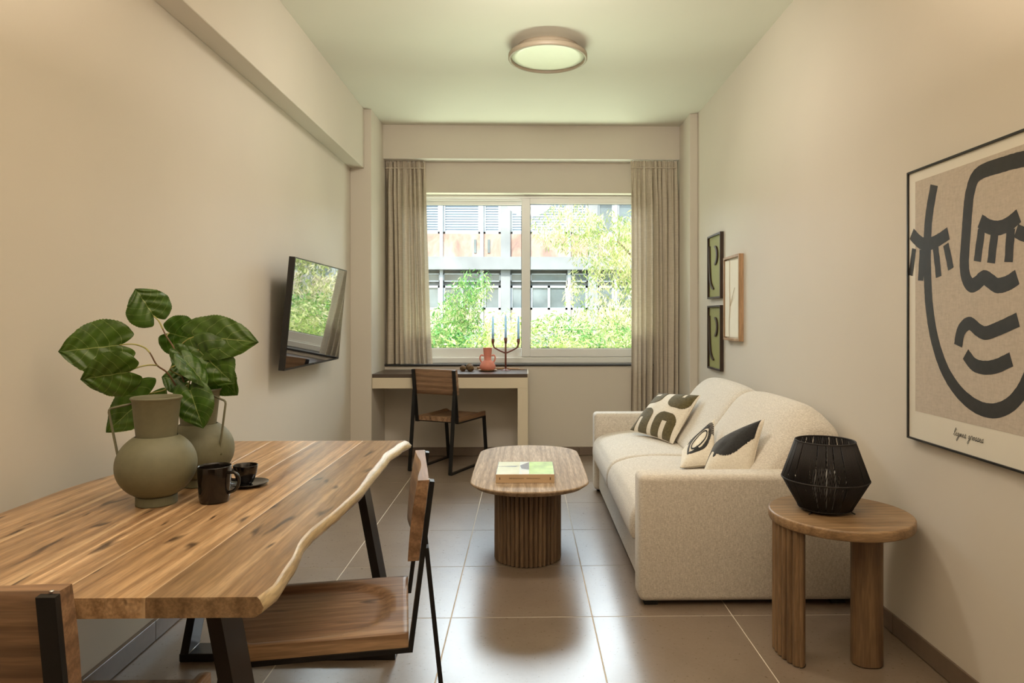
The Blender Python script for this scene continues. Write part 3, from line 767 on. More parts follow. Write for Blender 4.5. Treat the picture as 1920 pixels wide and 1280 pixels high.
# ------------------------------------------------------------------ mug, cup, saucer
def cup(name, label, x, y, z, prof, hpts, ang):
    t = thing(name, label, 'cup', (x, y, z), ang)
    b = BM(); lathe(b, prof, 48); obj('bowl', b, M['black_glaze'], t, True)
    b = BM(); tube(b, catmull(hpts, 6), 0.0045, 10); obj('handle', b, M['black_glaze'], t, True)
cup('mug', 'tall glossy black mug standing in front of the black cup and saucer', -0.873, 1.935, 0.7602,
    [(0, 0.002), (0.033, 0.0), (0.038, 0.004), (0.0405, 0.015), (0.0435, 0.06), (0.0445, 0.099), (0.0440, 0.1015), (0.0425, 0.1005), (0.0415, 0.095), (0.038, 0.012), (0, 0.007)],
    [(0.041, 0, 0.082), (0.060, 0, 0.083), (0.072, 0, 0.070), (0.071, 0, 0.050), (0.060, 0, 0.034), (0.040, 0, 0.026)], R(-8))
cup('teacup', 'small glossy black cup standing on the black saucer', -0.862, 2.12, 0.7665,
    [(0, 0.002), (0.019, 0.0), (0.022, 0.003), (0.026, 0.012), (0.033, 0.032), (0.0362, 0.056), (0.0357, 0.0575), (0.0345, 0.056), (0.031, 0.034), (0.022, 0.010), (0, 0.007)],
    [(-0.033, 0, 0.047), (-0.047, 0, 0.046), (-0.051, 0, 0.034), (-0.043, 0, 0.020), (-0.027, 0, 0.015)], R(40))
b = BM(); lathe(b, [(0, 0.0), (0.030, 0.0), (0.045, 0.004), (0.0575, 0.0105), (0.0578, 0.012), (0.056, 0.0115), (0.042, 0.0065), (0.028, 0.0045), (0, 0.0045)], 56)
o = obj('saucer', b, M['black_glaze'], None, True); o.location = (-0.850, 2.115, 0.7605); tag(o, 'round black saucer under the small black cup', 'saucer')

# ------------------------------------------------------------------ television
t = thing('television', 'flat black television tilted down on the left wall, reflecting the window', 'television', (-1.40, 4.47, 1.3))
zc = 0.973; hgt = 0.655; tl = math.atan2(0.062, 0.65); TH = 0.035
mt = Matrix.Translation((-1.375, 0, zc)) @ Matrix.Rotation(tl, 4, 'Y')
b = BM(); box(b, -TH, 0, 3.92, 5.055, 0, hgt, 0.002, 1, mt); obj('casing', b, M['tv_body'], t, world=True)
b = BM(); box(b, -0.001, 0.0015, 3.928, 5.047, 0.014, hgt - 0.008, 0, 1, mt); obj('screen', b, M['tv_screen'], t, world=True)
b = BM(); box(b, XL + 0.001, XL + 0.02, 4.36, 4.60, 1.12, 1.48, 0.002, 1); box(b, XL + 0.018, -1.35, 4.44, 4.52, 1.26, 1.34, 0.002, 1); obj('wall_bracket', b, M['black_metal'], t, world=True)
b = BM(); box(b, -0.001, 0.0018, 4.46, 4.52, 0.004, 0.010, 0, 1, mt); obj('maker_plate', b, M['tv_body'], t, world=True)

# ------------------------------------------------------------------ poster
t = thing('poster', 'large framed poster of a face in thick black lines on the right wall', 'poster', (1.478, 2.24, 1.32))
PY0, PY1, PZ0, PZ1 = 1.893, 2.592, 0.817, 1.832
ob('backing', M['frame_black'], t, 1.470, 1.489, PY0 + 0.002, PY1 - 0.002, PZ0 + 0.002, PZ1 - 0.002)
b = BM()
for a in ((PY0, PY0 + 0.007, PZ0, PZ1), (PY1 - 0.007, PY1, PZ0, PZ1), (PY0 + 0.006, PY1 - 0.006, PZ0, PZ0 + 0.007), (PY0 + 0.006, PY1 - 0.006, PZ1 - 0.007, PZ1)): box(b, 1.463, 1.489, *a)
obj('frame', b, M['frame_black'], t, world=True)
XP = 1.4695
ob('paper', M['poster_white'], t, XP, XP + 0.001, PY0 + 0.005, PY1 - 0.005, PZ0 + 0.005, PZ1 - 0.005)
pa = at_x(1716.5, 341, XP); pb = at_x(1717, 770, XP)
ob('linen_print', M['poster_linen'], t, XP - 0.0006, XP + 0.0002, PY0 + (PY1 - pa.y), pa.y, pb.z, pa.z)
def stroke(bm, pts, w, layer, rough=0.0, smooth=8):
    """flat brush stroke on the poster, pts are (y, z)"""
    P = catmull([(p[0], p[1], 0) for p in pts], smooth) if smooth > 1 else [Vector((p[0], p[1], 0)) for p in pts]
    x = XP - 0.0009 - 0.00012 * layer; A = []
    for i, p in enumerate(P):
        d = (P[min(i + 1, len(P) - 1)] - P[max(i - 1, 0)]).normalized(); nn = Vector((-d.y, d.x, 0))
        jl = 1 + rough * noise.noise(Vector((i * 0.9, layer, 1.3))); jr = 1 + rough * noise.noise(Vector((i * 0.8, layer, 5.3)))
        a = p + nn * w / 2 * jl; c = p - nn * w / 2 * jr
        A.append((bm.verts.new((x, a.x, a.y)), bm.verts.new((x, c.x, c.y))))
    for (a, c), (a2, c2) in zip(A, A[1:]): bm.faces.new([a, c, c2, a2])
def pp(lst): return [(lambda v: (v.y, v.z))(at_x(px, py, XP)) for px, py in lst]
def mir(yz): return [(2 * 2.2425 - y, z) for y, z in yz]
strokes = [
 ([(1752, 347), (1743.6, 395), (1740, 432), (1738.8, 480), (1740, 529), (1743, 576), (1752, 632.5), (1770, 689), (1795.6, 731), (1826.6, 759), (1857.5, 770), (1885, 764), (1908, 745), (1926, 715), (1945, 660), (1956, 600)], 0.047),
 ([(1960, 305), (1935, 297), (1910, 300), (1882, 308), (1845, 320), (1828, 334), (1819, 362), (1815, 395), (1811.5, 444), (1808.5, 492), (1811, 518), (1820, 534), (1832, 531), (1845, 520), (1857.5, 527), (1870, 535), (1889, 531), (1908, 519)], 0.048),
 ([(1838, 414), (1855, 425), (1874.5, 427), (1894, 418), (1911, 404)], 0.046),
 ([(1841, 429), (1833, 490)], 0.036), ([(1866, 432), (1858.7, 493)], 0.036), ([(1896, 429), (1891.4, 491)], 0.036),
 ([(1710, 438), (1724, 453), (1738.8, 458), (1758, 451), (1779, 437)], 0.046),
 ([(1714.5, 466), (1707.5, 516)], 0.028), ([(1730, 468), (1726.7, 526)], 0.036), ([(1754.5, 463), (1760.6, 519)], 0.034), ([(1774, 458), (1783.6, 504)], 0.032),
 ([(1797, 648), (1802.7, 620), (1818, 606), (1835, 618.5), (1849, 624), (1874.4, 615), (1909.6, 598.8)], 0.044),
 ([(1811, 663.5), (1826.6, 683), (1846.3, 689), (1868.8, 686), (1897, 673.3)], 0.044),
 ([(1906, 432), (1925, 440), (1942, 428)], 0.042)]
b = BM()
for k, (pts, w) in enumerate(strokes):
    q = pp(pts); stroke(b, q, w, k * 0.3, 0.10 if w < 0.04 else 0.05)
for f in b.faces: pass
obj('brush_strokes', b, M['poster_black'], t, world=True)
# handwritten caption "lignes grosses"
GL = {
 'l': ([(0.0, 0.1), (0.35, 0.9), (0.5, 1.5), (0.35, 1.6), (0.2, 1.0), (0.2, 0.2), (0.35, 0.0), (0.6, 0.15)], 0.6),
 'i': ([(0.0, 0.15), (0.2, 0.7), (0.2, 0.1), (0.35, 0.0), (0.5, 0.15)], 0.5),
 'g': ([(0.5, 0.6), (0.25, 0.7), (0.05, 0.35), (0.25, 0.02), (0.5, 0.6), (0.42, -0.4), (0.15, -0.95), (0.0, -0.7), (0.4, -0.1), (0.75, 0.15)], 0.75),
 'n': ([(0.0, 0.15), (0.15, 0.7), (0.15, 0.0), (0.35, 0.62), (0.5, 0.6), (0.5, 0.05), (0.7, 0.15)], 0.7),
 'e': ([(0.0, 0.2), (0.35, 0.42), (0.3, 0.7), (0.1, 0.5), (0.12, 0.1), (0.3, 0.0), (0.55, 0.15)], 0.55),
 's': ([(0.0, 0.15), (0.35, 0.8), (0.42, 0.3), (0.25, -0.02), (0.1, 0.08), (0.4, 0.05), (0.6, 0.15)], 0.6),
 'r': ([(0.0, 0.15), (0.15, 0.85), (0.2, 0.68), (0.4, 0.68), (0.38, 0.1), (0.55, 0.12)], 0.55),
 'o': ([(0.0, 0.2), (0.3, 0.68), (0.08, 0.4), (0.25, 0.0), (0.48, 0.35), (0.3, 0.68), (0.6, 0.55)], 0.6)}
b = BM(); cy = at_x(1788, 813, XP); cx = 0.0; sc = 0.0185; lay = 3
for chx in 'lignes grosses':
    if chx == ' ': cx += 0.55; continue
    g, adv = GL[chx]
    q = [(cy.y - (cx + gx + gz * 0.25) * sc * 0.98, cy.z - 0.004 + gz * sc * 0.9) for gx, gz in g]
    stroke(b, q, 0.0016, lay, 0.25, 4)
    if chx == 'i': stroke(b, [(cy.y - (cx + 0.42) * sc, cy.z + 0.016), (cy.y - (cx + 0.46) * sc, cy.z + 0.0185)], 0.0019, lay, 0, 1)
    cx += adv
obj('caption', b, M['poster_black'], t, world=True)

# ------------------------------------------------------------------ small wall frames
def wall_frame(name, label, y0, y1, z0, z1, depth, fw, mf, mb, cat='picture'):
    t = thing(name, label, cat, (XR, (y0 + y1) / 2, (z0 + z1) / 2))
    b = BM(); xf = XR - depth
    for a in ((y0, y0 + fw, z0, z1), (y1 - fw, y1, z0, z1), (y0 + fw - 0.001, y1 - fw + 0.001, z0, z0 + fw), (y0 + fw - 0.001, y1 - fw + 0.001, z1 - fw, z1)): box(b, xf, XR - 0.001, *a, 0.001, 1)
    obj('frame', b, mf, t, world=True)
    ob('board', mb, t, XR - 0.012, XR - 0.002, y0 + fw * 0.5, y1 - fw * 0.5, z0 + fw * 0.5, z1 - fw * 0.5)
    return t
def arc_relief(t, pts, w, x0, x1, m, name='relief_arc'):
    P = catmull([(p[0], p[1], 0) for p in pts], 8); b = BM(); rows = []
    n = len(P)
    for i, p in enumerate(P):
        d = (P[min(i + 1, n - 1)] - P[max(i - 1, 0)]).normalized(); nn = Vector((-d.y, d.x, 0))
        ww = w * math.sin(math.pi * (0.04 + 0.92 * i / (n - 1))) ** 0.6
        a = p + nn * ww / 2; c = p - nn * ww / 2
        rows.append([b.verts.new(v) for v in ((x0, a.x, a.y), (x0, c.x, c.y), (x1, c.x, c.y), (x1, a.x, a.y))])
    for r0, r1 in zip(rows, rows[1:]):
        for i in range(4): b.faces.new([r0[i], r0[(i + 1) % 4], r1[(i + 1) % 4], r1[i]])
    b.faces.new(rows[0]); b.faces.new(rows[-1]); bmesh.ops.recalc_face_normals(b, faces=b.faces[:])
    obj(name, b, m, t, world=True)
for z0, lb in ((1.427, 'upper dark-framed olive relief picture with carved arcs on the right wall'), (0.874, 'lower dark-framed olive relief picture with carved arcs, nearest the sofa back')):
    t = wall_frame('relief_picture', lb, 5.10, 5.465, z0, z0 + 0.499, 0.028, 0.014, M['frame_brown'], M['green_relief'])
    t['group'] = 'olive relief pictures on the right wall'
    arc_relief(t, [(5.275, z0 + 0.405), (5.235, z0 + 0.385), (5.215, z0 + 0.335), (5.235, z0 + 0.285), (5.275, z0 + 0.262)], 0.030, XR - 0.024, XR - 0.011, M['frame_brown'])
    arc_relief(t, [(5.43, z0 + 0.42), (5.425, z0 + 0.25), (5.40, z0 + 0.14), (5.36, z0 + 0.095), (5.31, z0 + 0.075)], 0.030, XR - 0.024, XR - 0.011, M['frame_brown'])
t = wall_frame('framed_art', 'light wooden frame with folded cream paper art beside the olive pictures', 4.63, 5.00, 1.115, 1.717, 0.034, 0.017, M['oak_frame'], M['paper_art'])
b = BM()
for k in range(3):
    y0 = 4.66 + k * 0.106
    vs = [b.verts.new(c) for c in ((XR - 0.012, y0, 1.14), (XR - 0.018 - 0.004 * k, y0 + 0.104, 1.14), (XR - 0.018 - 0.004 * k, y0 + 0.104, 1.69), (XR - 0.012, y0, 1.69))]
    b.faces.new(vs)
obj('folded_sheet', b, M['paper_art'], t, world=True)
arc_relief(t, [(4.872, 1.69), (4.874, 1.5), (4.868, 1.35), (4.885, 1.22), (4.878, 1.14)], 0.008, XR - 0.026, XR - 0.023, M['paper_line'], 'beige_thread')
arc_relief(t, [(4.865, 1.36), (4.82, 1.42), (4.76, 1.49)], 0.0035, XR - 0.0235, XR - 0.021, M['paper_line'], 'beige_thread')

# ------------------------------------------------------------------ coffee table
t = thing('coffee_table', 'low oval wooden coffee table on a fluted drum base', 'table', (0.012, 3.93, 0))
CX, ZC = 0.022, 0.43
def stad(hw, hl, nose, n=72, flat=0.34):
    """oval: straight sides of half length flat, elliptical noses; returns outline"""
    pts = []
    for i in range(n):
        a = 2 * math.pi * i / n; c, s = math.cos(a), math.sin(a)
        x = hw * (abs(c) ** 0.92) * (1 if c >= 0 else -1)
        y = (nose * abs(s) ** 0.92 + flat * min(1, abs(s) * 6)) * (1 if s >= 0 else -1)
        pts.append((x, y))
    return pts
b = BM(); rings = []
for (ins, z) in ((0.006, ZC), (0.0015, ZC - 0.002), (0.0, ZC - 0.006), (0.002, ZC - 0.011), (0.03, ZC - 0.030), (0.055, ZC - 0.038)):
    rings.append([b.verts.new((CX + x, 3.93 + y, z)) for x, y in stad(0.312 - ins, 0, 0.275 - ins, 96)])
b.faces.new(rings[0]); b.faces.new(rings[-1][::-1])
for r0, r1 in zip(rings, rings[1:]):
    for i in range(96): f = b.faces.new([r0[i], r0[(i + 1) % 96], r1[(i + 1) % 96], r1[i]]); f.smooth = True
bmesh.ops.recalc_face_normals(b, faces=b.faces[:]); obj('table_top', b, M['mango'], t, world=True)
def fluted(b, cxy, hw, flat, nfl, z0, z1, depth):
    """stadium drum with nfl half-round flutes"""
    per = 2 * math.pi * hw + 4 * flat; n = nfl * 8; outl = []
    for i in range(n):
        s = per * i / n; k = (i % 8) / 8
        d = depth * (1 - abs(math.sin(math.pi * k)) ** 0.7)
        q = s
        if q < math.pi * hw: a = q / hw; x, y, nx, ny = hw * math.cos(a), flat + hw * math.sin(a), math.cos(a), math.sin(a)
        elif q < math.pi * hw + 2 * flat: x, y, nx, ny = -hw, flat - (q - math.pi * hw), -1, 0
        elif q < 2 * math.pi * hw + 2 * flat: a = math.pi + (q - math.pi * hw - 2 * flat) / hw; x, y, nx, ny = hw * math.cos(a), -flat + hw * math.sin(a), math.cos(a), math.sin(a)
        else: x, y, nx, ny = hw, -flat + (q - 2 * math.pi * hw - 2 * flat), 1, 0
        outl.append((cxy[0] + x - nx * d, cxy[1] + y - ny * d))
    prism(b, outl, z0, z1)
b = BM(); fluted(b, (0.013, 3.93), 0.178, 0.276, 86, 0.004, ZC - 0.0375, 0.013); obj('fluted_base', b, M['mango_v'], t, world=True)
b = BM(); fluted(b, (0.013, 3.93), 0.170, 0.276, 86, 0.0, 0.004, 0.008); obj('base_pad', b, M['foot_black'], t, world=True)

# book on it
t = thing('book', 'thick square book with green photo cover lying on the coffee table', 'book', (0.0, 3.65, ZC), R(-0.5))
M['cover_cream'] = plain('cover_cream', (0.60, 0.60, 0.36), 0.25, var=0.08)
M['cover_green'] = plain('cover_green', (0.42, 0.62, 0.20), 0.2, var=0.35, scale=14)
M['cover_brown'] = plain('cover_brown', (0.10, 0.075, 0.06), 0.25, var=0.3)
M['cover_pale'] = plain('cover_pale', (0.62, 0.66, 0.58), 0.25)
M['spine'] = plain('book_spine', (0.56, 0.40, 0.245), 0.4)
M['pages'] = plain('book_pages', (0.60, 0.53, 0.40), 0.8, var=0.15, scale=90)
M['gilt'] = plain('spine_print', (0.16, 0.10, 0.05), 0.5)
b = BM(); box(b, -0.148, 0.148, -0.144, 0.150, 0.0035, 0.0425); obj('page_block', b, M['pages'], t)
b = BM(); box(b, -0.151, 0.151, -0.150, 0.153, 0.0005, 0.0035, 0.0008, 1); box(b, -0.151, 0.151, -0.150, 0.153, 0.0425, 0.0455, 0.0008, 1); obj('cover', b, M['cover_brown'], t)
b = BM(); box(b, -0.1505, 0.1505, -0.1535, -0.1475, 0.001, 0.0455, 0.001, 1); obj('spine', b, M['spine'], t)
zc_ = 0.0456
b = BM()
def quad(b, pts, z, mi):
    f = b.faces.new([b.verts.new((x, y, z)) for x, y in pts]); f.material_index = mi
quad(b, [(-0.148, -0.149), (-0.03, -0.149), (-0.03, 0.151), (-0.148, 0.151)], zc_, 0)
quad(b, [(-0.03, -0.149), (0.02, -0.149), (0.02, 0.151), (-0.03, 0.151)], zc_, 3)
quad(b, [(0.02, -0.149), (0.149, -0.149), (0.149, 0.151), (0.02, 0.151)], zc_, 1)
quad(b, [(-0.028, 0.045), (-0.028, 0.06), (0.0195, 0.145), (0.0195, -0.05), (-0.02, -0.02)], zc_ + 0.0002, 2)
quad(b, [(-0.148, 0.03), (-0.055, 0.022), (-0.03, 0.05), (-0.148, 0.036)], zc_ + 0.0002, 2)
quad(b, [(-0.01, -0.149), (0.015, -0.149), (0.015, -0.07), (-0.025, -0.06)], zc_ + 0.0002, 4)
obj('cover_photo', b, [M['cover_cream'], M['cover_green'], M['cover_brown'], M['cover_pale'], M['spine']], t)
b = BM()
rnd = random.Random(5)
x = -0.082
while x < 0.078:
    w = rnd.uniform(0.002, 0.005)
    if not (-0.006 < x < 0.004): box(b, x, x + w, -0.1539, -0.1533, 0.0225, 0.0225 + rnd.uniform(0.003, 0.005))
    x += w + 0.0016
box(b, -0.132, -0.127, -0.1539, -0.1533, 0.018, 0.030); box(b, 0.126, 0.132, -0.1539, -0.1533, 0.016, 0.030)
tag(obj('spine_print', b, M['gilt'], t), kind='stuff')

# ------------------------------------------------------------------ sofa
sofa = thing('sofa', 'two-seat oatmeal fabric sofa with low square arms against the right wall', 'sofa', (1.0, 4.05, 0))
def soft_box(x0, x1, y0, y1, z0, z1, r, name, seg=5, warp=None, parent=None, cuts=12, m='sofa'):
    b = BM(); box(b, x0, x1, y0, y1, z0, z1)
    bmesh.ops.subdivide_edges(b, edges=b.edges[:], cuts=cuts, use_grid_fill=True)
    cx, cy, cz = (x0 + x1) / 2, (y0 + y1) / 2, (z0 + z1) / 2; hx, hy, hz = (x1 - x0) / 2, (y1 - y0) / 2, (z1 - z0) / 2
    rr = min(r, hx, hy, hz)
    for v in b.verts:
        p = v.co - Vector((cx, cy, cz))
        q = Vector((max(-hx + rr, min(hx - rr, p.x)), max(-hy + rr, min(hy - rr, p.y)), max(-hz + rr, min(hz - rr, p.z))))
        d = p - q
        if d.length > 1e-9: p = q + d.normalized() * min(rr, d.length * 1.0 if d.length < rr else rr)
        v.co = p + Vector((cx, cy, cz))
    if warp:
        for v in b.verts: v.co = warp(v.co.copy())
    for f in b.faces: f.smooth = True
    return obj(name, b, M[m], parent or sofa, True, world=True)
def regrid(co, lo, hi, r, n):
    return co
SY0, SY1 = 3.0, 5.10
def arm_shape(y0, y1, name):
    # side slab with rounded edges, bevelled box
    b = BM(); box(b, 0.503, 1.465, y0, y1, 0.022, 0.580, 0.026, 4)
    for f in b.faces: f.smooth = True
    for v in b.verts:
        if v.co.z > 0.4: v.co.z += 0.006 * math.sin((v.co.x - 0.5) * 3.2)
    obj(name, b, M['sofa'], sofa, True, world=True)
arm_shape(SY0, SY0 + 0.145, 'arm'); arm_shape(SY1 - 0.14, SY1, 'arm')
b = BM(); box(b, 0.535, 1.44, SY0 + 0.14, SY1 - 0.135, 0.03, 0.25, 0.012, 3); obj('base', b, M['sofa'], sofa, world=True)
b = BM(); box(b, 1.36, 1.465, SY0 + 0.13, SY1 - 0.13, 0.03, 0.62, 0.03, 4); obj('back_frame', b, M['sofa'], sofa, True, world=True)
for x, y in ((0.56, 3.05), (1.40, 3.05), (0.56, 5.05), (1.40, 5.05)):
    b = BM(); box(b, x - 0.03, x + 0.03, y - 0.02, y + 0.02, 0.0, 0.024); obj('foot', b, M['foot_black'], sofa, world=True)
YM = 4.06
def cushion_mesh(fn, name, nu=34, nv=40):
    """closed cushion skin: fn(u,v) with u around the profile 0..1 (closed), v along the length 0..1"""
    b = BM(); rows = []
    for j in range(nv + 1):
        rows.append([b.verts.new(fn(i / nu, j / nv)) for i in range(nu)])
    for r0, r1 in zip(rows, rows[1:]):
        for i in range(nu): f = b.faces.new([r0[i], r0[(i + 1) % nu], r1[(i + 1) % nu], r1[i]]); f.smooth = True
    b.faces.new(rows[0][::-1]); b.faces.new(rows[-1])
    bmesh.ops.recalc_face_normals(b, faces=b.faces[:])
    return obj(name, b, M['sofa'], sofa, True, world=True)
def lerp_closed(P, u):
    n = len(P); s = u * n; i = int(s) % n; k = s - int(s)
    p0, p1, p2, p3 = (Vector(P[(i + d) % n]) for d in (-1, 0, 1, 2))
    return 0.5 * ((2 * p1) + (p2 - p0) * k + (2 * p0 - 5 * p1 + 4 * p2 - p3) * k * k + (3 * p1 - p0 - 3 * p2 + p3) * k ** 3)
SEATP = [(0.487, 0.335), (0.490, 0.27), (0.515, 0.243), (0.60, 0.238), (0.85, 0.238), (1.10, 0.238), (1.13, 0.27), (1.13, 0.36), (1.12, 0.44), (1.02, 0.452), (0.88, 0.458), (0.74, 0.458), (0.62, 0.446), (0.535, 0.418), (0.50, 0.38)]
def seat_fn(y0, y1):
    def fn(u, v):
        p = lerp_closed(SEATP, u); e = min(v, 1 - v)
        c = Vector((0.80, 0.345)); k = 1 - 0.10 * max(0, 1 - e / 0.035) ** 2
        end = 1 - 0.16 * max(0, 1 - e / 0.035) ** 2.2
        q = c + Vector(((p.x - c.x) * (1 - 0.05 * max(0, 1 - e / 0.035) ** 2), (p.y - c.y) * end))
        q.y += 0.010 * math.sin(math.pi * v) if p.y > 0.4 else 0
        return Vector((q.x, y0 + (y1 - y0) * v, q.y + 0.002 * noise.noise(Vector((q.x * 6, v * 8, 0)))))
    return fn
cushion_mesh(seat_fn(SY0 + 0.148, YM - 0.001), 'seat_cushion', 60, 60); cushion_mesh(seat_fn(YM + 0.001, SY1 - 0.143), 'seat_cushion', 60, 60)
BACKP = [(0.985, 0.47), (1.02, 0.445), (1.15, 0.44), (1.36, 0.46), (1.43, 0.56), (1.455, 0.68), (1.45, 0.775), (1.415, 0.828), (1.36, 0.850), (1.30, 0.845), (1.24, 0.80), (1.175, 0.71), (1.095, 0.60), (1.02, 0.52)]
def back_fn(y0, y1, endtop):
    def fn(u, v):
        p = lerp_closed(BACKP, u)
        e0, e1 = v, 1 - v
        drop = 0
        for e, w in ((e0, endtop[0]), (e1, endtop[1])):
            drop = max(drop, w * max(0, 1 - e / 0.30) ** 2.6)
        e = min(e0, e1); rnd_ = max(0, 1 - e / 0.06)
        c = Vector((1.24, 0.63)); k = 1 - 0.085 * rnd_ ** 2.4
        q = c + (p - c) * k
        h = max(0, (q.y - 0.45) / 0.4)
        q.y -= drop * h; q.x += drop * 0.25 * h
        q.y += 0.010 * math.sin(math.pi * v) * h
        q.x -= 0.022 * math.sin(math.pi * v) * max(0, 1 - abs(h - 0.5) * 2)
        return Vector((q.x, y0 + (y1 - y0) * v, q.y))
    return fn
cushion_mesh(back_fn(SY0 + 0.12, YM - 0.001, (0.085, 0.02)), 'back_cushion', 60, 60); cushion_mesh(back_fn(YM + 0.001, SY1 - 0.10, (0.02, 0.05)), 'back_cushion', 60, 60)

# ------------------------------------------------------------------ scatter cushions
def pillow(label, BL, BR, TR, TL, puff, shape_fn, mdark, n=120):
    t = thing('throw_pillow', label, 'cushion', tuple((Vector(BL) + Vector(BR)) / 2), 0, 'patterned cushions on the sofa')
    BL, BR, TR, TL = map(Vector, (BL, BR, TR, TL))
    nor = ((BR - BL).cross(TL - BL)).normalized()
    if nor.dot(Vector((0, 0, HC)) - (BL + TR) / 2) < 0: nor = -nor
    def pos(u, v, side):
        # corners pulled out, edges pulled in
        uu = u * 2 - 1; vv = v * 2 - 1
        pin = 0.045
        uu2 = uu * (1 - pin * (1 - vv * vv) ** 1.0 * abs(uu) ** 2); vv2 = vv * (1 - pin * (1 - uu * uu) * abs(vv) ** 2)
        a, c = (uu2 + 1) / 2, (vv2 + 1) / 2
        p = BL * (1 - a) * (1 - c) + BR * a * (1 - c) + TR * a * c + TL * (1 - a) * c
        h = puff * (max(0, 1 - abs(uu) ** 2.3) * max(0, 1 - abs(vv) ** 2.3)) ** 0.52
        h += 0.004 * noise.noise(Vector((u * 5, v * 5, side * 3.0))) * (1 - uu * uu) * (1 - vv * vv)
        return p + nor * h * side
    front = BM(); dark = BM(); G = [[pos(i / n, j / n, 1) for i in range(n + 1)] for j in range(n + 1)]
    cache = {}; cached = {}
    for j in range(n):
        for i in range(n):
            isd = shape_fn((i + 0.5) / n, (j + 0.5) / n)
            q = []
            for (a, c) in ((i, j), (i + 1, j), (i + 1, j + 1), (i, j + 1)):
                if (a, c) not in cache: cache[(a, c)] = front.verts.new(G[c][a])
                q.append(cache[(a, c)])
            f = front.faces.new(q); f.smooth = True
            if isd:
                q = []
                for (a, c) in ((i, j), (i + 1, j), (i + 1, j + 1), (i, j + 1)):
                    if (a, c) not in cached: cached[(a, c)] = dark.verts.new(G[c][a] + nor * 0.0035)
                    q.append(cached[(a, c)])
                f = dark.faces.new(q); f.smooth = True
    m = 30; rows = [[front.verts.new(pos(i / m, j / m, -1)) for i in range(m + 1)] for j in range(m + 1)]
    for r0, r1 in zip(rows, rows[1:]):
        for i in range(m): f = front.faces.new([r0[i], r1[i], r1[i + 1], r0[i + 1]]); f.smooth = True
    obj('cover', front, M['pillow'], t, True, world=True)
    ed = [e for e in dark.edges if e.is_boundary]
    r = bmesh.ops.extrude_edge_only(dark, edges=ed)
    bmesh.ops.translate(dark, verts=[v for v in r['geom'] if isinstance(v, bmesh.types.BMVert)], vec=-nor * 0.004)
    obj('tufted_pattern', dark, mdark, t, True, world=True)
    b = BM(); seam = [pos(s, 0, 1) for s in [k / 20 for k in range(20)]] + [pos(1, s, 1) for s in [k / 20 for k in range(20)]] + [pos(1 - s, 1, 1) for s in [k / 20 for k in range(20)]] + [pos(0, 1 - s, 1) for s in [k / 20 for k in range(20)]]
    tube(b, seam, 0.0028, 6, True); obj('seam', b, M['pillow'], t, True, world=True)
def seg_d(px, py, a, b_):
    ax, ay = a; bx, by = b_; dx, dy = bx - ax, by - ay; l = dx * dx + dy * dy
    k = max(0, min(1, ((px - ax) * dx + (py - ay) * dy) / l)) if l else 0
    return math.hypot(px - ax - k * dx, py - ay - k * dy)
def ln(P, x, y, w): return any(seg_d(x, y, a, b_) < w for a, b_ in zip(P, P[1:]))
def rrect(x, y, x0, x1, y0, y1, r):
    qx = max(x0 + r - x, 0, x - x1 + r); qy = max(y0 + r - y, 0, y - y1 + r); return math.hypot(qx, qy) < r and x0 - 0.001 <= x <= x1 + 0.001 and y0 - 0.001 <= y <= y1 + 0.001
def pat1(u, v):
    # arches: bottom right, bottom left, upper right, upper left
    a = rrect(u, v, 0.50, 0.93, -0.2, 0.47, 0.17) and not (0.665 < u < 0.765 and v < 0.30)
    c = rrect(u, v, -0.05, 0.40, -0.2, 0.50, 0.16) and not (0.10 < u < 0.20 and v < 0.30) 
    d = rrect(u, v, 0.55, 0.98, 0.60, 1.2, 0.15) and not (0.74 < u < 0.81 and v > 0.86)
    e = rrect(u, v, -0.2, 0.37, 0.64, 1.2, 0.15) and not (0.06 < u < 0.24 and v > 0.84 and v < 0.93)
    return a or c or d or e
def pat2(u, v):
    x, y = (u - 0.52) / 1.35, (v - 0.56) / 1.30
    ang = R(38); xr = x * math.cos(ang) + y * math.sin(ang); yr = -x * math.sin(ang) + y * math.cos(ang)
    e_in = (xr / 0.19) ** 2 + (yr / 0.105) ** 2; e_out = (xr / 0.215) ** 2 + (yr / 0.128) ** 2
    ringi = e_in > 1 and e_out < 1
    # almond outline above and below
    al = abs(yr) < 0.25 * (1 - (xr / 0.34) ** 2) and not abs(yr) < 0.185 * (1 - (xr / 0.29) ** 2) and abs(xr) < 0.33
    lid = al and (yr > 0 or xr < 0.1)
    th = math.atan2(yr, xr); rad = math.hypot(xr / 1.35, yr)
    lash = (yr > 0.02 or xr > 0.1) and 0.19 < rad < 0.30 and (th * 11) % 1.0 < 0.42 and -0.6 < th < 2.0
    lash2 = yr < -0.05 and 0.17 < rad < 0.235 and (th * 11) % 1.0 < 0.45 and xr > -0.05
    wedge = xr < -0.12 and abs(yr) < 0.24 * (1 - (xr / 0.36) ** 2) and abs(yr) > 0.07 and abs(xr) < 0.36
    return ringi or lid or lash or lash2 or (wedge and yr < 0.0)
def pat3(u, v):
    # fluffy lock along the upper edge with two strokes trailing down
    w = 0.085 + 0.085 * math.sin(math.pi * min(1, max(0, u * 1.05))) + 0.006 * noise.noise(Vector((u * 60, 0, 0)))
    top = v > 1 - w * 4.2 and 0.02 < u < 0.95
    s1 = ln([(0.16, 0.75), (0.06, 0.48), (-0.02, 0.22)], u, v, 0.034)
    s2 = ln([(0.30, 0.66), (0.25, 0.46), (0.22, 0.34)], u, v, 0.032)
    return top or s1 or s2
pillow('cream cushion with olive arch pattern leaning at the far end of the sofa', (0.730, 4.74, 0.495), (0.945, 4.36, 0.470), (1.150, 4.47, 0.765), (0.955, 4.87, 0.735), 0.062, pat1, M['olive'])
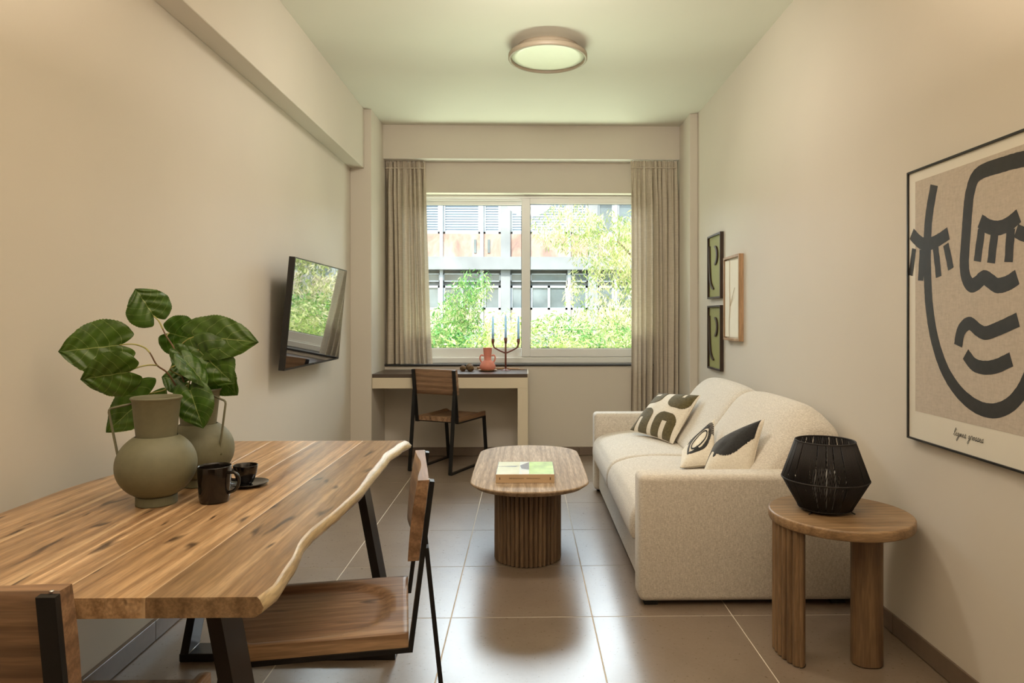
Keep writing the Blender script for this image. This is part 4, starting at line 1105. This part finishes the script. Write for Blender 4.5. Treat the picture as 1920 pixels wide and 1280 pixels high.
pillow('cream cushion with a black embroidered eye in the middle of the sofa', (0.82, 3.60, 0.485), (1.02, 3.66, 0.485), (1.085, 3.90, 0.695), (0.895, 3.88, 0.52), 0.045, pat2, M['black_yarn'])
pillow('cream cushion with a fluffy black lock along its edge nearest the camera', (0.875, 3.37, 0.495), (1.06, 3.21, 0.49), (1.145, 3.25, 0.79), (0.985, 3.55, 0.605), 0.07, pat3, M['black_yarn'])

# ------------------------------------------------------------------ side table
SX, SYc, SZ = 1.205, 2.595, 0.535
t = thing('side_table', 'round wooden side table with one fluted and one plain leg beside the sofa', 'table', (SX, SYc, 0))
b = BM(); lathe(b, [(0, SZ), (0.254, SZ), (0.2585, SZ - 0.003), (0.2600, SZ - 0.008), (0.2600, SZ - 0.032), (0.2570, SZ - 0.037), (0, SZ - 0.037)], 96, (SX, SYc))
for f in b.faces: f.smooth = len(f.verts) == 4 and abs(f.normal.z) < 0.9
obj('table_top', b, M['side_wood'], t, world=True)
def oval_leg(cx, cy, hw, flat, ang, flutes, m, name, hh=SZ - 0.037):
    b = BM()
    if flutes: fluted(b, (0, 0), hw, flat, flutes, 0.005, hh, 0.008)
    else:
        outl = [(x, y) for x, y in [(hw * math.cos(a), flat + hw * math.sin(a)) for a in [math.pi * k / 40 for k in range(41)]] + [(hw * math.cos(a), -flat + hw * math.sin(a)) for a in [math.pi + math.pi * k / 40 for k in range(41)]]]
        prism(b, outl, 0.005, hh)
        b.transform(Matrix.Translation((cx, cy, 0)) @ Matrix.Rotation(ang, 4, 'Z')); lg = obj(name, b, m, t, world=True)
    b = BM(); box(b, -hw * 0.7, hw * 0.7, -flat - hw * 0.6, flat + hw * 0.6, 0, 0.006); b.transform(Matrix.Translation((cx, cy, 0)) @ Matrix.Rotation(ang, 4, 'Z')); obj('leg_pad', b, M['foot_black'], lg, world=True)
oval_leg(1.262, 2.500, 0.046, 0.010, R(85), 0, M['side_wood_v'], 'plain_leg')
# curved fluted panel leg following the rim
b = BM(); outl = []; Ro, Ri = 0.252, 0.205; a0, a1 = R(170), R(211); nf = 6
for i in range(nf * 8 + 1):
    a = a0 + (a1 - a0) * i / (nf * 8); k = (i % 8) / 8; d = 0.011 * (1 - abs(math.sin(math.pi * k)) ** 0.7)
    outl.append((SX + (Ro - d) * math.cos(a), SYc + (Ro - d) * math.sin(a)))
for i in range(6):
    a = a1 + R(2.5) * math.sin(math.pi * (i + 1) / 7); r = Ro + (Ri - Ro) * (i + 1) / 7
    outl.append((SX + r * math.cos(a), SYc + r * math.sin(a)))
for i in range(nf * 2 + 1):
    a = a1 + (a0 - a1) * i / (nf * 2); outl.append((SX + Ri * math.cos(a), SYc + Ri * math.sin(a)))
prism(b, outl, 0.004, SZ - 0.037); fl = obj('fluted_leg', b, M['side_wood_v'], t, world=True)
b = BM(); prism(b, [(SX + (x - SX) * 0.985, SYc + (y - SYc) * 0.985) for x, y in outl], 0.0, 0.004); obj('leg_pad', b, M['foot_black'], fl, world=True)

# ------------------------------------------------------------------ lantern
LX, LY = 1.155, 2.610
t = thing('lantern', 'faceted black woven cord lantern standing on the round side table', 'lantern', (LX, LY, SZ), 0)
ZR = [(0.096, 0.014), (0.158, 0.125), (0.108, 0.268)]
for r_, z in ZR:
    b = BM(); tube(b, [(r_ * math.cos(2 * math.pi * k / 64), r_ * math.sin(2 * math.pi * k / 64), z) for k in range(64)], 0.0032, 8, True); obj('hoop', b, M['cord'], t, True)
b = BM(); nc = 190; rnd = random.Random(3)
for (ra, za), (rb, zb) in zip(ZR, ZR[1:]):
    for k in range(nc):
        a = 2 * math.pi * k / nc
        # cords are bunched: leave small slits facing some sides
        if (k % 38) in (9, 17, 23, 31): continue
        a2 = a + rnd.uniform(-0.004, 0.004)
        tube(b, [(ra * math.cos(a), ra * math.sin(a), za), (rb * math.cos(a2), rb * math.sin(a2), zb)], 0.00195 * (1.15 if rb > 0.15 or ra > 0.15 else 1), 4)
o = obj('cord_weave', b, M['cord'], t, True); o['kind'] = 'stuff'
b = BM()
for k in range(70):
    a = 2 * math.pi * k / 70; tube(b, [(0.100 * math.cos(a), 0.100 * math.sin(a), 0.016), (0.104 * math.cos(a + 0.6), 0.104 * math.sin(a + 0.6), 0.266)], 0.0012, 4)
o = obj('inner_cords', b, M['cord'], t, True); o['kind'] = 'stuff'
b = BM(); lathe(b, [(0, 0.010), (0.094, 0.010), (0.094, 0.014), (0, 0.014)], 48); obj('base_plate', b, M['cord'], t)
b = BM(); lathe(b, [(0.045, 0.014), (0.045, 0.150), (0.042, 0.150), (0.042, 0.018), (0, 0.018)], 40); obj('candle_glass', b, M['glass_jar'], t, True)
for a in (R(215), R(325), R(90)):
    b = BM(); c, s = math.cos(a), math.sin(a); tube(b, [(0.080 * c, 0.080 * s, 0.013), (0.104 * c, 0.104 * s, 0.0022), (0.108 * c, 0.108 * s, 0.0022)], 0.0022, 6); obj('foot', b, M['cord'], t)

# ------------------------------------------------------------------ things on the desk
DZ = 0.8005
def dx(px, D): return (px - 1010) / 1280 * D + YAW * D
b = BM(); base = [(-0.56, 0.0), (-0.42, 0.012), (-0.25, -0.01), (-0.08, 0.006), (0.0, 0)]
t = thing('driftwood', 'long thin piece of pale driftwood lying on the desk behind the candelabrum', 'driftwood', (-0.28, 6.22, DZ))
b = BM(); tube(b, catmull([(-0.44, 6.27, DZ + 0.018), (-0.36, 6.255, DZ + 0.016), (-0.28, 6.255, DZ + 0.013), (-0.16, 6.262, DZ + 0.013), (-0.06, 6.27, DZ + 0.012)], 8), 0.014, 10, r1=0.006); obj('branch', b, M['twig'], t, True, world=True)
b = BM(); tube(b, catmull([(-0.16, 6.262, DZ + 0.012), (-0.11, 6.245, DZ + 0.010), (-0.07, 6.23, DZ + 0.010), (-0.04, 6.225, DZ + 0.009), (-0.01, 6.215, DZ + 0.008)], 8), 0.008, 8, r1=0.004); obj('side_twig', b, M['twig'], t, True, world=True)
# wooden saucer board under the vase
b = BM(); lathe(b, [(0, 0.0), (0.055, 0.0), (0.085, 0.010), (0.088, 0.013), (0.080, 0.013), (0.05, 0.008), (0, 0.008)], 40, (-0.339, 6.135)); bmesh.ops.translate(b, verts=b.verts[:], vec=(0, 0, DZ)); o = obj('wooden_dish', b, M['twig'], None, True); tag(o, 'shallow round wooden dish under the pink vase on the desk', 'dish')
t = thing('vase', 'small salmon pink vase with two round ear handles on the desk', 'vase', (-0.339, 6.135, DZ + 0.0085))
pr = [(0, 0), (0.05, 0), (0.062, 0.006), (0.071, 0.022), (0.071, 0.040), (0.058, 0.068), (0.040, 0.084), (0.032, 0.092), (0.033, 0.12), (0.040, 0.198), (0.0415, 0.201), (0.038, 0.200), (0.030, 0.12), (0.028, 0.09), (0, 0.085)]
b = BM(); lathe(b, pr, 48); obj('body', b, M['pink'], t, True)
for s in (-1, 1):
    b = BM(); tube(b, catmull([(s * 0.035, 0, 0.128), (s * 0.055, 0, 0.134), (s * 0.067, 0, 0.117), (s * 0.066, 0, 0.095), (s * 0.055, 0, 0.070)], 6), 0.0068, 10); obj('handle', b, M['pink'], t, True)
kx, ky = -0.178, 6.18
t = thing('candelabrum', 'three-armed rust brown candelabrum on the desk before the window', 'candle holder', (kx, ky, DZ))
b = BM(); lathe(b, [(0, 0), (0.046, 0), (0.047, 0.003), (0.03, 0.007), (0.012, 0.012), (0.010, 0.02), (0, 0.02)], 36); obj('foot', b, M['rust'], t, True)
b = BM(); tube(b, [(0, 0, 0.012), (0, 0, 0.15), (0, 0, 0.285)], 0.0085, 12); lathe(b, [(0, 0.245), (0.009, 0.245), (0.014, 0.27), (0.015, 0.295), (0.012, 0.295), (0.0115, 0.275), (0, 0.274)], 20); obj('stem', b, M['rust'], t, True)
for s in (-1, 1):
    b = BM(); tube(b, catmull([(0, 0, 0.158), (s * 0.03, 0, 0.170), (s * 0.075, 0, 0.192), (s * 0.103, 0, 0.210), (s * 0.113, 0, 0.235), (s * 0.115, 0, 0.262)], 6), 0.0075, 12)
    lathe(b, [(0, 0.240), (0.009, 0.240), (0.014, 0.262), (0.015, 0.286), (0.012, 0.286), (0.0115, 0.268), (0, 0.267)], 20, (s * 0.115, 0)); obj('arm', b, M['rust'], t, True)
cn = None
for s, nm in ((-1, 'pale blue taper candle in the left arm of the candelabrum'), (0, 'pale blue taper candle in the middle of the candelabrum'), (1, 'pale blue taper candle in the right arm of the candelabrum')):
    z0 = DZ + (0.2745 if s == 0 else 0.2675)
    c = thing('candle', nm, 'candle', (kx + s * 0.115, ky, z0), 0, 'candles in the candelabrum')
    b = BM(); lathe(b, [(0, 0), (0.0112, 0), (0.0108, 0.09), (0.0085, 0.205), (0.004, 0.222), (0, 0.224)], 20); obj('wax', b, M['candle'], c, True)
    b = BM(); tube(b, [(0, 0, 0.222), (0.001, 0, 0.234)], 0.0011, 5); obj('wick', b, M['cord'], c)
def pod(x, y, z, r, seed, label):
    b = BM(); bmesh.ops.create_icosphere(b, subdivisions=3, radius=r)
    for v in b.verts:
        n_ = noise.noise(v.co * 90 + Vector((seed, 0, 0))); w = abs(math.sin(math.atan2(v.co.y, v.co.x) * 5 + v.co.z * 60))
        v.co *= 1 + 0.16 * n_ + 0.12 * w - 0.06
    for f in b.faces: f.smooth = True
    o = obj('seed_pod', b, M['pod'], None, True); o.location = (x, y, z); tag(o, label, 'seed pod', 'dried seed pods on the desk')
pod(-0.556, 6.10, DZ + 0.026, 0.027, 1.0, 'dried brown seed pod on the desk nearest the chair back')
pod(-0.486, 6.085, DZ + 0.028, 0.029, 5.0, 'dark wrinkled seed pod, front one of the pair beside the driftwood')
pod(-0.503, 6.165, DZ + 0.032, 0.033, 9.0, 'larger dried seed pod lying behind the other two')

# ================================================================== OUTSIDE
M['facade'] = plain('grey_concrete', (0.31, 0.325, 0.34), 0.85, scale=1.2, var=0.12)
M['pinkpanel'] = None
def stained():
    m, t_, b_ = mat('stained_pink_render')
    v = coords(t_, (1, 1, 0.5)); f = noise_n(t_, v, 1.6, 6, 0.65, 0.6)
    c = ramp(t_, f, [(0.3, (0.24, 0.18, 0.17)), (0.45, (0.46, 0.29, 0.235)), (0.62, (0.50, 0.40, 0.36))])
    L(t_, c, b_.inputs['Base Color']); b_.inputs['Roughness'].default_value = 0.9
    return m
M['pinkpanel'] = stained()
M['wframe'] = plain('facade_white_frame', (0.50, 0.54, 0.58), 0.5)
M['wglass'] = plain('facade_dark_glass', (0.16, 0.20, 0.22), 0.08, spec=0.8, var=0.4, scale=0.8)
M['blind'] = plain('facade_blind', (0.30, 0.37, 0.47), 0.6, var=0.1, scale=2)
M['blind2'] = plain('blind_slat', (0.42, 0.50, 0.60), 0.6)
M['tanwall'] = plain('facade_tan', (0.55, 0.47, 0.38), 0.9, scale=1.0, var=0.12)
BY = 28.0
bd = thing('building', 'old concrete office building across the street with stained pink panels', 'building', (0, BY + 1.5, -6))
BX0, BX1 = -19.0, 20.5
ob('wall', M['facade'], bd, BX0, BX1, BY + 0.35, BY + 8, -6, 8.6)
ST = 3.125; zs = [1.61 + ST * k for k in range(-2, 3)]
nb = int((BX1 - BX0) / 3.59)
for k in range(nb + 1):
    x = -1.0075 + 3.59 * (k - 5)
    ob('pillar', M['facade'], bd, x, x + 0.39, BY, BY + 0.4, -6, 8.6)
for i, z in enumerate(zs):
    # slab band above this storey's windows
    ob('slab_band', M['facade'], bd, BX0, BX1, BY - 0.22, BY + 0.4, z + 1.64, z + 2.16)
    ob('parapet_panel', M['pinkpanel'] if i != 2 else M['tanwall'], bd, BX0, BX1, BY + 0.12, BY + 0.4, z - 0.95, z + 0.004)
    for k in range(nb + 1):
        x = -1.0075 + 3.59 * (k - 5) + 0.39
        if x + 3.2 > BX1: continue
        upper = i >= 3
        for (a, c) in ((0.0, 0.70), (0.82, 2.36), (2.48, 3.19)):
            zt = z + (1.00 if not upper else 1.62)
            b = BM(); fw = 0.09
            for q in ((x + a, x + a + fw, z, zt), (x + c - fw, x + c, z, zt), (x + a, x + c, z, z + fw), (x + a, x + c, zt - fw, zt)): box(b, q[0], q[1], BY + 0.16, BY + 0.24, q[2], q[3])
            if c - a > 1 and not upper: box(b, x + (a + c) / 2 - 0.05, x + (a + c) / 2 + 0.05, BY + 0.16, BY + 0.24, z, zt)
            w = obj('window', b, M['wframe'], bd, world=True)
            b = BM(); box(b, x + a + 0.05, x + c - 0.05, BY + 0.22, BY + 0.26, z + 0.05, zt - 0.05); obj('pane', b, M['blind'] if (upper and k < 6) else M['wglass'], w, world=True)
            if not upper:
                b = BM()
                for q in ((x + a, x + a + 0.05, z + 1.16, z + 1.5), (x + c - 0.05, x + c, z + 1.16, z + 1.5), (x + a, x + c, z + 1.16, z + 1.21), (x + a, x + c, z + 1.45, z + 1.5)): box(b, q[0], q[1], BY + 0.16, BY + 0.24, q[2], q[3])
                w = obj('transom_window', b, M['wframe'], bd, world=True)
                b = BM(); box(b, x + a + 0.03, x + c - 0.03, BY + 0.22, BY + 0.26, z + 1.18, z + 1.48); obj('pane', b, M['wglass'], w, world=True)
            elif k < 6:
                b = BM()
                for s_ in range(14): box(b, x + a + 0.08, x + c - 0.08, BY + 0.19, BY + 0.215, z + 0.10 + s_ * 0.105, z + 0.15 + s_ * 0.105)
                obj('blind_slats', b, M['blind2'], w, world=True)
        for xm in (0.76, 2.42): ob('mullion', M['wframe'], bd, x + xm - 0.065, x + xm + 0.065, BY + 0.05, BY + 0.3, z - 0.95, z + 1.64)
for (x, z) in ((-2.06, 3.95), (-1.50, 3.95)):
    b = BM(); box(b, x - 0.05, x + 0.05, BY + 0.09, BY + 0.13, z, z + 0.55); obj('drain_stain', b, M['wglass'], bd, world=True)
b = BM(); box(b, -60, 60, 6.9, 60, -6.3, -6.0); tag(obj('street_ground', b, plain('street_ground', (0.30, 0.32, 0.24), 0.95, scale=0.5, var=0.2)), 'pale ground of the street below', 'ground', kind='structure')

def foliage_mat(name, stops, trans=(0.45, 0.55, 0.12)):
    m, t_, b_ = mat(name)
    at_ = N(t_, 'ShaderNodeAttribute'); at_.attribute_name = 'tone'
    c = ramp(t_, at_.outputs['Fac'], stops); L(t_, c, b_.inputs['Base Color']); b_.inputs['Roughness'].default_value = 0.55
    tr = N(t_, 'ShaderNodeBsdfTranslucent'); L(t_, c, tr.inputs[0])
    ms = N(t_, 'ShaderNodeMixShader'); ms.inputs[0].default_value = 0.35
    L(t_, b_.outputs[0], ms.inputs[1]); L(t_, tr.outputs[0], ms.inputs[2]); L(t_, ms.outputs[0], t_.nodes['Material Output'].inputs[0])
    return m
M['fol_pale'] = foliage_mat('weeping_foliage', [(0.0, (0.16, 0.30, 0.05)), (0.45, (0.42, 0.56, 0.16)), (0.75, (0.80, 0.78, 0.42)), (1.0, (0.92, 0.86, 0.62))])
M['fol_green'] = foliage_mat('green_foliage', [(0.0, (0.06, 0.22, 0.05)), (0.5, (0.20, 0.46, 0.12)), (0.85, (0.48, 0.62, 0.22)), (1.0, (0.78, 0.78, 0.45))])
M['bark'] = plain('pale_bark', (0.20, 0.15, 0.10), 0.9)
def foliage(name, root, clumps, n, ll, lw, m, seed, hang=0.5, pale=0.5):
    """narrow leaf blades scattered through clumps (x,y,z,rx,ry,rz); hang = how far they droop"""
    rnd = random.Random(seed); V, F, T = [], [], []
    wts = [c[3] * c[4] * c[5] for c in clumps]
    for k in range(n):
        c = rnd.choices(clumps, wts)[0]
        while True:
            a = Vector((rnd.uniform(-1, 1), rnd.uniform(-1, 1), rnd.uniform(-1, 1)))
            if 0.25 < a.length < 1: break
        nz = noise.noise(Vector((c[0] + a.x * c[3], c[1] + a.y * c[4], c[2] + a.z * c[5])) * 1.7)
        if nz < -0.12 and rnd.random() < 0.75: continue
        p = Vector((c[0] + a.x * c[3], c[1] + a.y * c[4], c[2] + a.z * c[5]))
        d = Vector((rnd.gauss(0, 1), rnd.gauss(0, 1), rnd.gauss(0, 1) * (1 - hang) - 1.8 * hang)).normalized()
        s = d.cross(Vector((rnd.gauss(0, 1), rnd.gauss(0, 1), rnd.gauss(0, 1)))).normalized()
        l = ll * rnd.uniform(0.6, 1.4); w = lw * rnd.uniform(0.7, 1.3)
        i = len(V); V += [p, p + d * l * 0.5 + s * w, p + d * l, p + d * l * 0.5 - s * w]; F.append((i, i + 1, i + 2, i + 3))
        T.append(max(0, min(1, pale + nz * 0.9 + rnd.gauss(0, 0.2))))
    me = bpy.data.meshes.new(name); me.from_pydata(V, [], F)
    at_ = me.attributes.new('tone', 'FLOAT', 'FACE'); at_.data.foreach_set('value', T)
    o = link(name, me, m, root); o.location = -Vector(root.location); o['kind'] = 'stuff'
    return o
def limb(root, pts, r0, r1, name='limb'):
    b = BM(); tube(b, catmull(pts, 6), r0, 8, r1=r1); obj(name, b, M['bark'], root, True, world=True)
# weeping tree, right
tr1 = thing('weeping_tree', 'pale yellow-green weeping tree filling the right half of the window view', 'tree', (5.0, 17.0, -6))
limb(tr1, [(5.0, 17, -6), (4.7, 17, -2), (4.4, 17, 0.5), (3.6, 16.8, 2.0), (3.2, 16.6, 3.4)], 0.22, 0.06, 'trunk')
limb(tr1, [(4.4, 17, 0.5), (5.2, 17.3, 2.2), (5.6, 17.4, 4.4)], 0.12, 0.04)
limb(tr1, [(4.0, 16.9, 1.2), (3.0, 16.4, 2.3), (2.2, 16.2, 3.1)], 0.045, 0.02)
foliage('foliage', tr1, [(1.0, 16.4, 3.5, 0.9, 0.9, 0.6), (2.0, 16.5, 3.0, 0.95, 0.9, 0.95), (3.1, 16.8, 2.9, 1.1, 1.0, 1.2), (3.7, 17.0, 4.3, 1.1, 1.0, 1.2), (2.9, 16.8, 1.2, 1.1, 1.0, 1.3), (3.6, 17.2, 0.4, 1.2, 1.0, 1.1), (1.7, 16.4, 1.0, 0.8, 0.8, 0.8), (5.0, 17.2, 3.0, 1.3, 1.2, 2.6), (6.3, 17.5, 1.5, 1.5, 1.5, 2.5), (1.5, 16.5, 1.9, 0.6, 0.5, 0.7)], 62000, 0.15, 0.013, M['fol_pale'], 21, 0.75, 0.62)
tr2 = thing('garden_tree', 'small green tree standing before the building, left half of the view', 'tree', (-1.55, 15.0, -6))
limb(tr2, [(-1.55, 15, -6), (-1.5, 15, -2), (-1.45, 15, 0.2), (-1.3, 15, 1.7)], 0.10, 0.02, 'trunk')
foliage('foliage', tr2, [(-1.35, 15.0, 1.55, 0.48, 0.5, 0.62), (-1.1, 14.9, 2.0, 0.42, 0.5, 0.42), (-1.65, 15.1, 1.2, 0.45, 0.5, 0.6), (-1.35, 15, 0.6, 0.7, 0.6, 0.7)], 5200, 0.13, 0.012, M['fol_green'], 22, 0.6, 0.56)
sh1 = thing('shrub', 'deep green bushy shrub at the lower left of the window view', 'shrub', (-2.2, 12.4, -6))
limb(sh1, [(-2.2, 12.4, -6), (-2.2, 12.4, -3), (-2.1, 12.4, 0)], 0.09, 0.03, 'trunk')
foliage('foliage', sh1, [(-2.1, 12.4, 0.85, 0.9, 0.5, 0.55), (-1.5, 12.4, 0.35, 0.8, 0.5, 0.75), (-2.8, 12.4, 0.3, 0.9, 0.5, 0.9), (-2.1, 12.4, -1.0, 1.4, 0.6, 1.2), (-3.4, 12.4, 0.9, 0.8, 0.5, 0.8)], 17000, 0.12, 0.018, M['fol_green'], 23, 0.15, 0.42)
sh2 = thing('shrub', 'yellow-green flowering shrub in the middle foreground of the window view', 'shrub', (-0.3, 10.2, -6))
limb(sh2, [(-0.3, 10.2, -6), (-0.3, 10.2, -3), (-0.3, 10.2, 0)], 0.09, 0.03, 'trunk')
foliage('foliage', sh2, [(-0.80, 10.2, 0.62, 0.55, 0.5, 0.45), (-0.35, 10.2, 0.95, 0.45, 0.5, 0.45), (0.15, 10.2, 0.70, 0.6, 0.5, 0.55), (0.75, 10.2, 0.55, 0.5, 0.5, 0.5), (0.0, 10.2, -0.2, 1.4, 0.6, 0.8)], 16000, 0.09, 0.011, M['fol_pale'], 24, 0.35, 0.52)
sh3 = thing('shrub', 'bright green leafy shrub at the lower right of the window view', 'shrub', (1.9, 14.4, -6))
limb(sh3, [(1.9, 14.4, -6), (1.9, 14.4, -3), (1.9, 14.4, 0)], 0.09, 0.03, 'trunk')
foliage('foliage', sh3, [(0.7, 14.4, 0.75, 0.8, 0.6, 0.7), (1.6, 14.4, 0.5, 1.0, 0.6, 0.8), (2.6, 14.4, 0.45, 1.1, 0.6, 0.7), (3.5, 14.4, 0.8, 1.1, 0.6, 1.1), (2.0, 14.4, -0.6, 2.4, 0.8, 1.0)], 24000, 0.12, 0.015, M['fol_green'], 25, 0.35, 0.66)
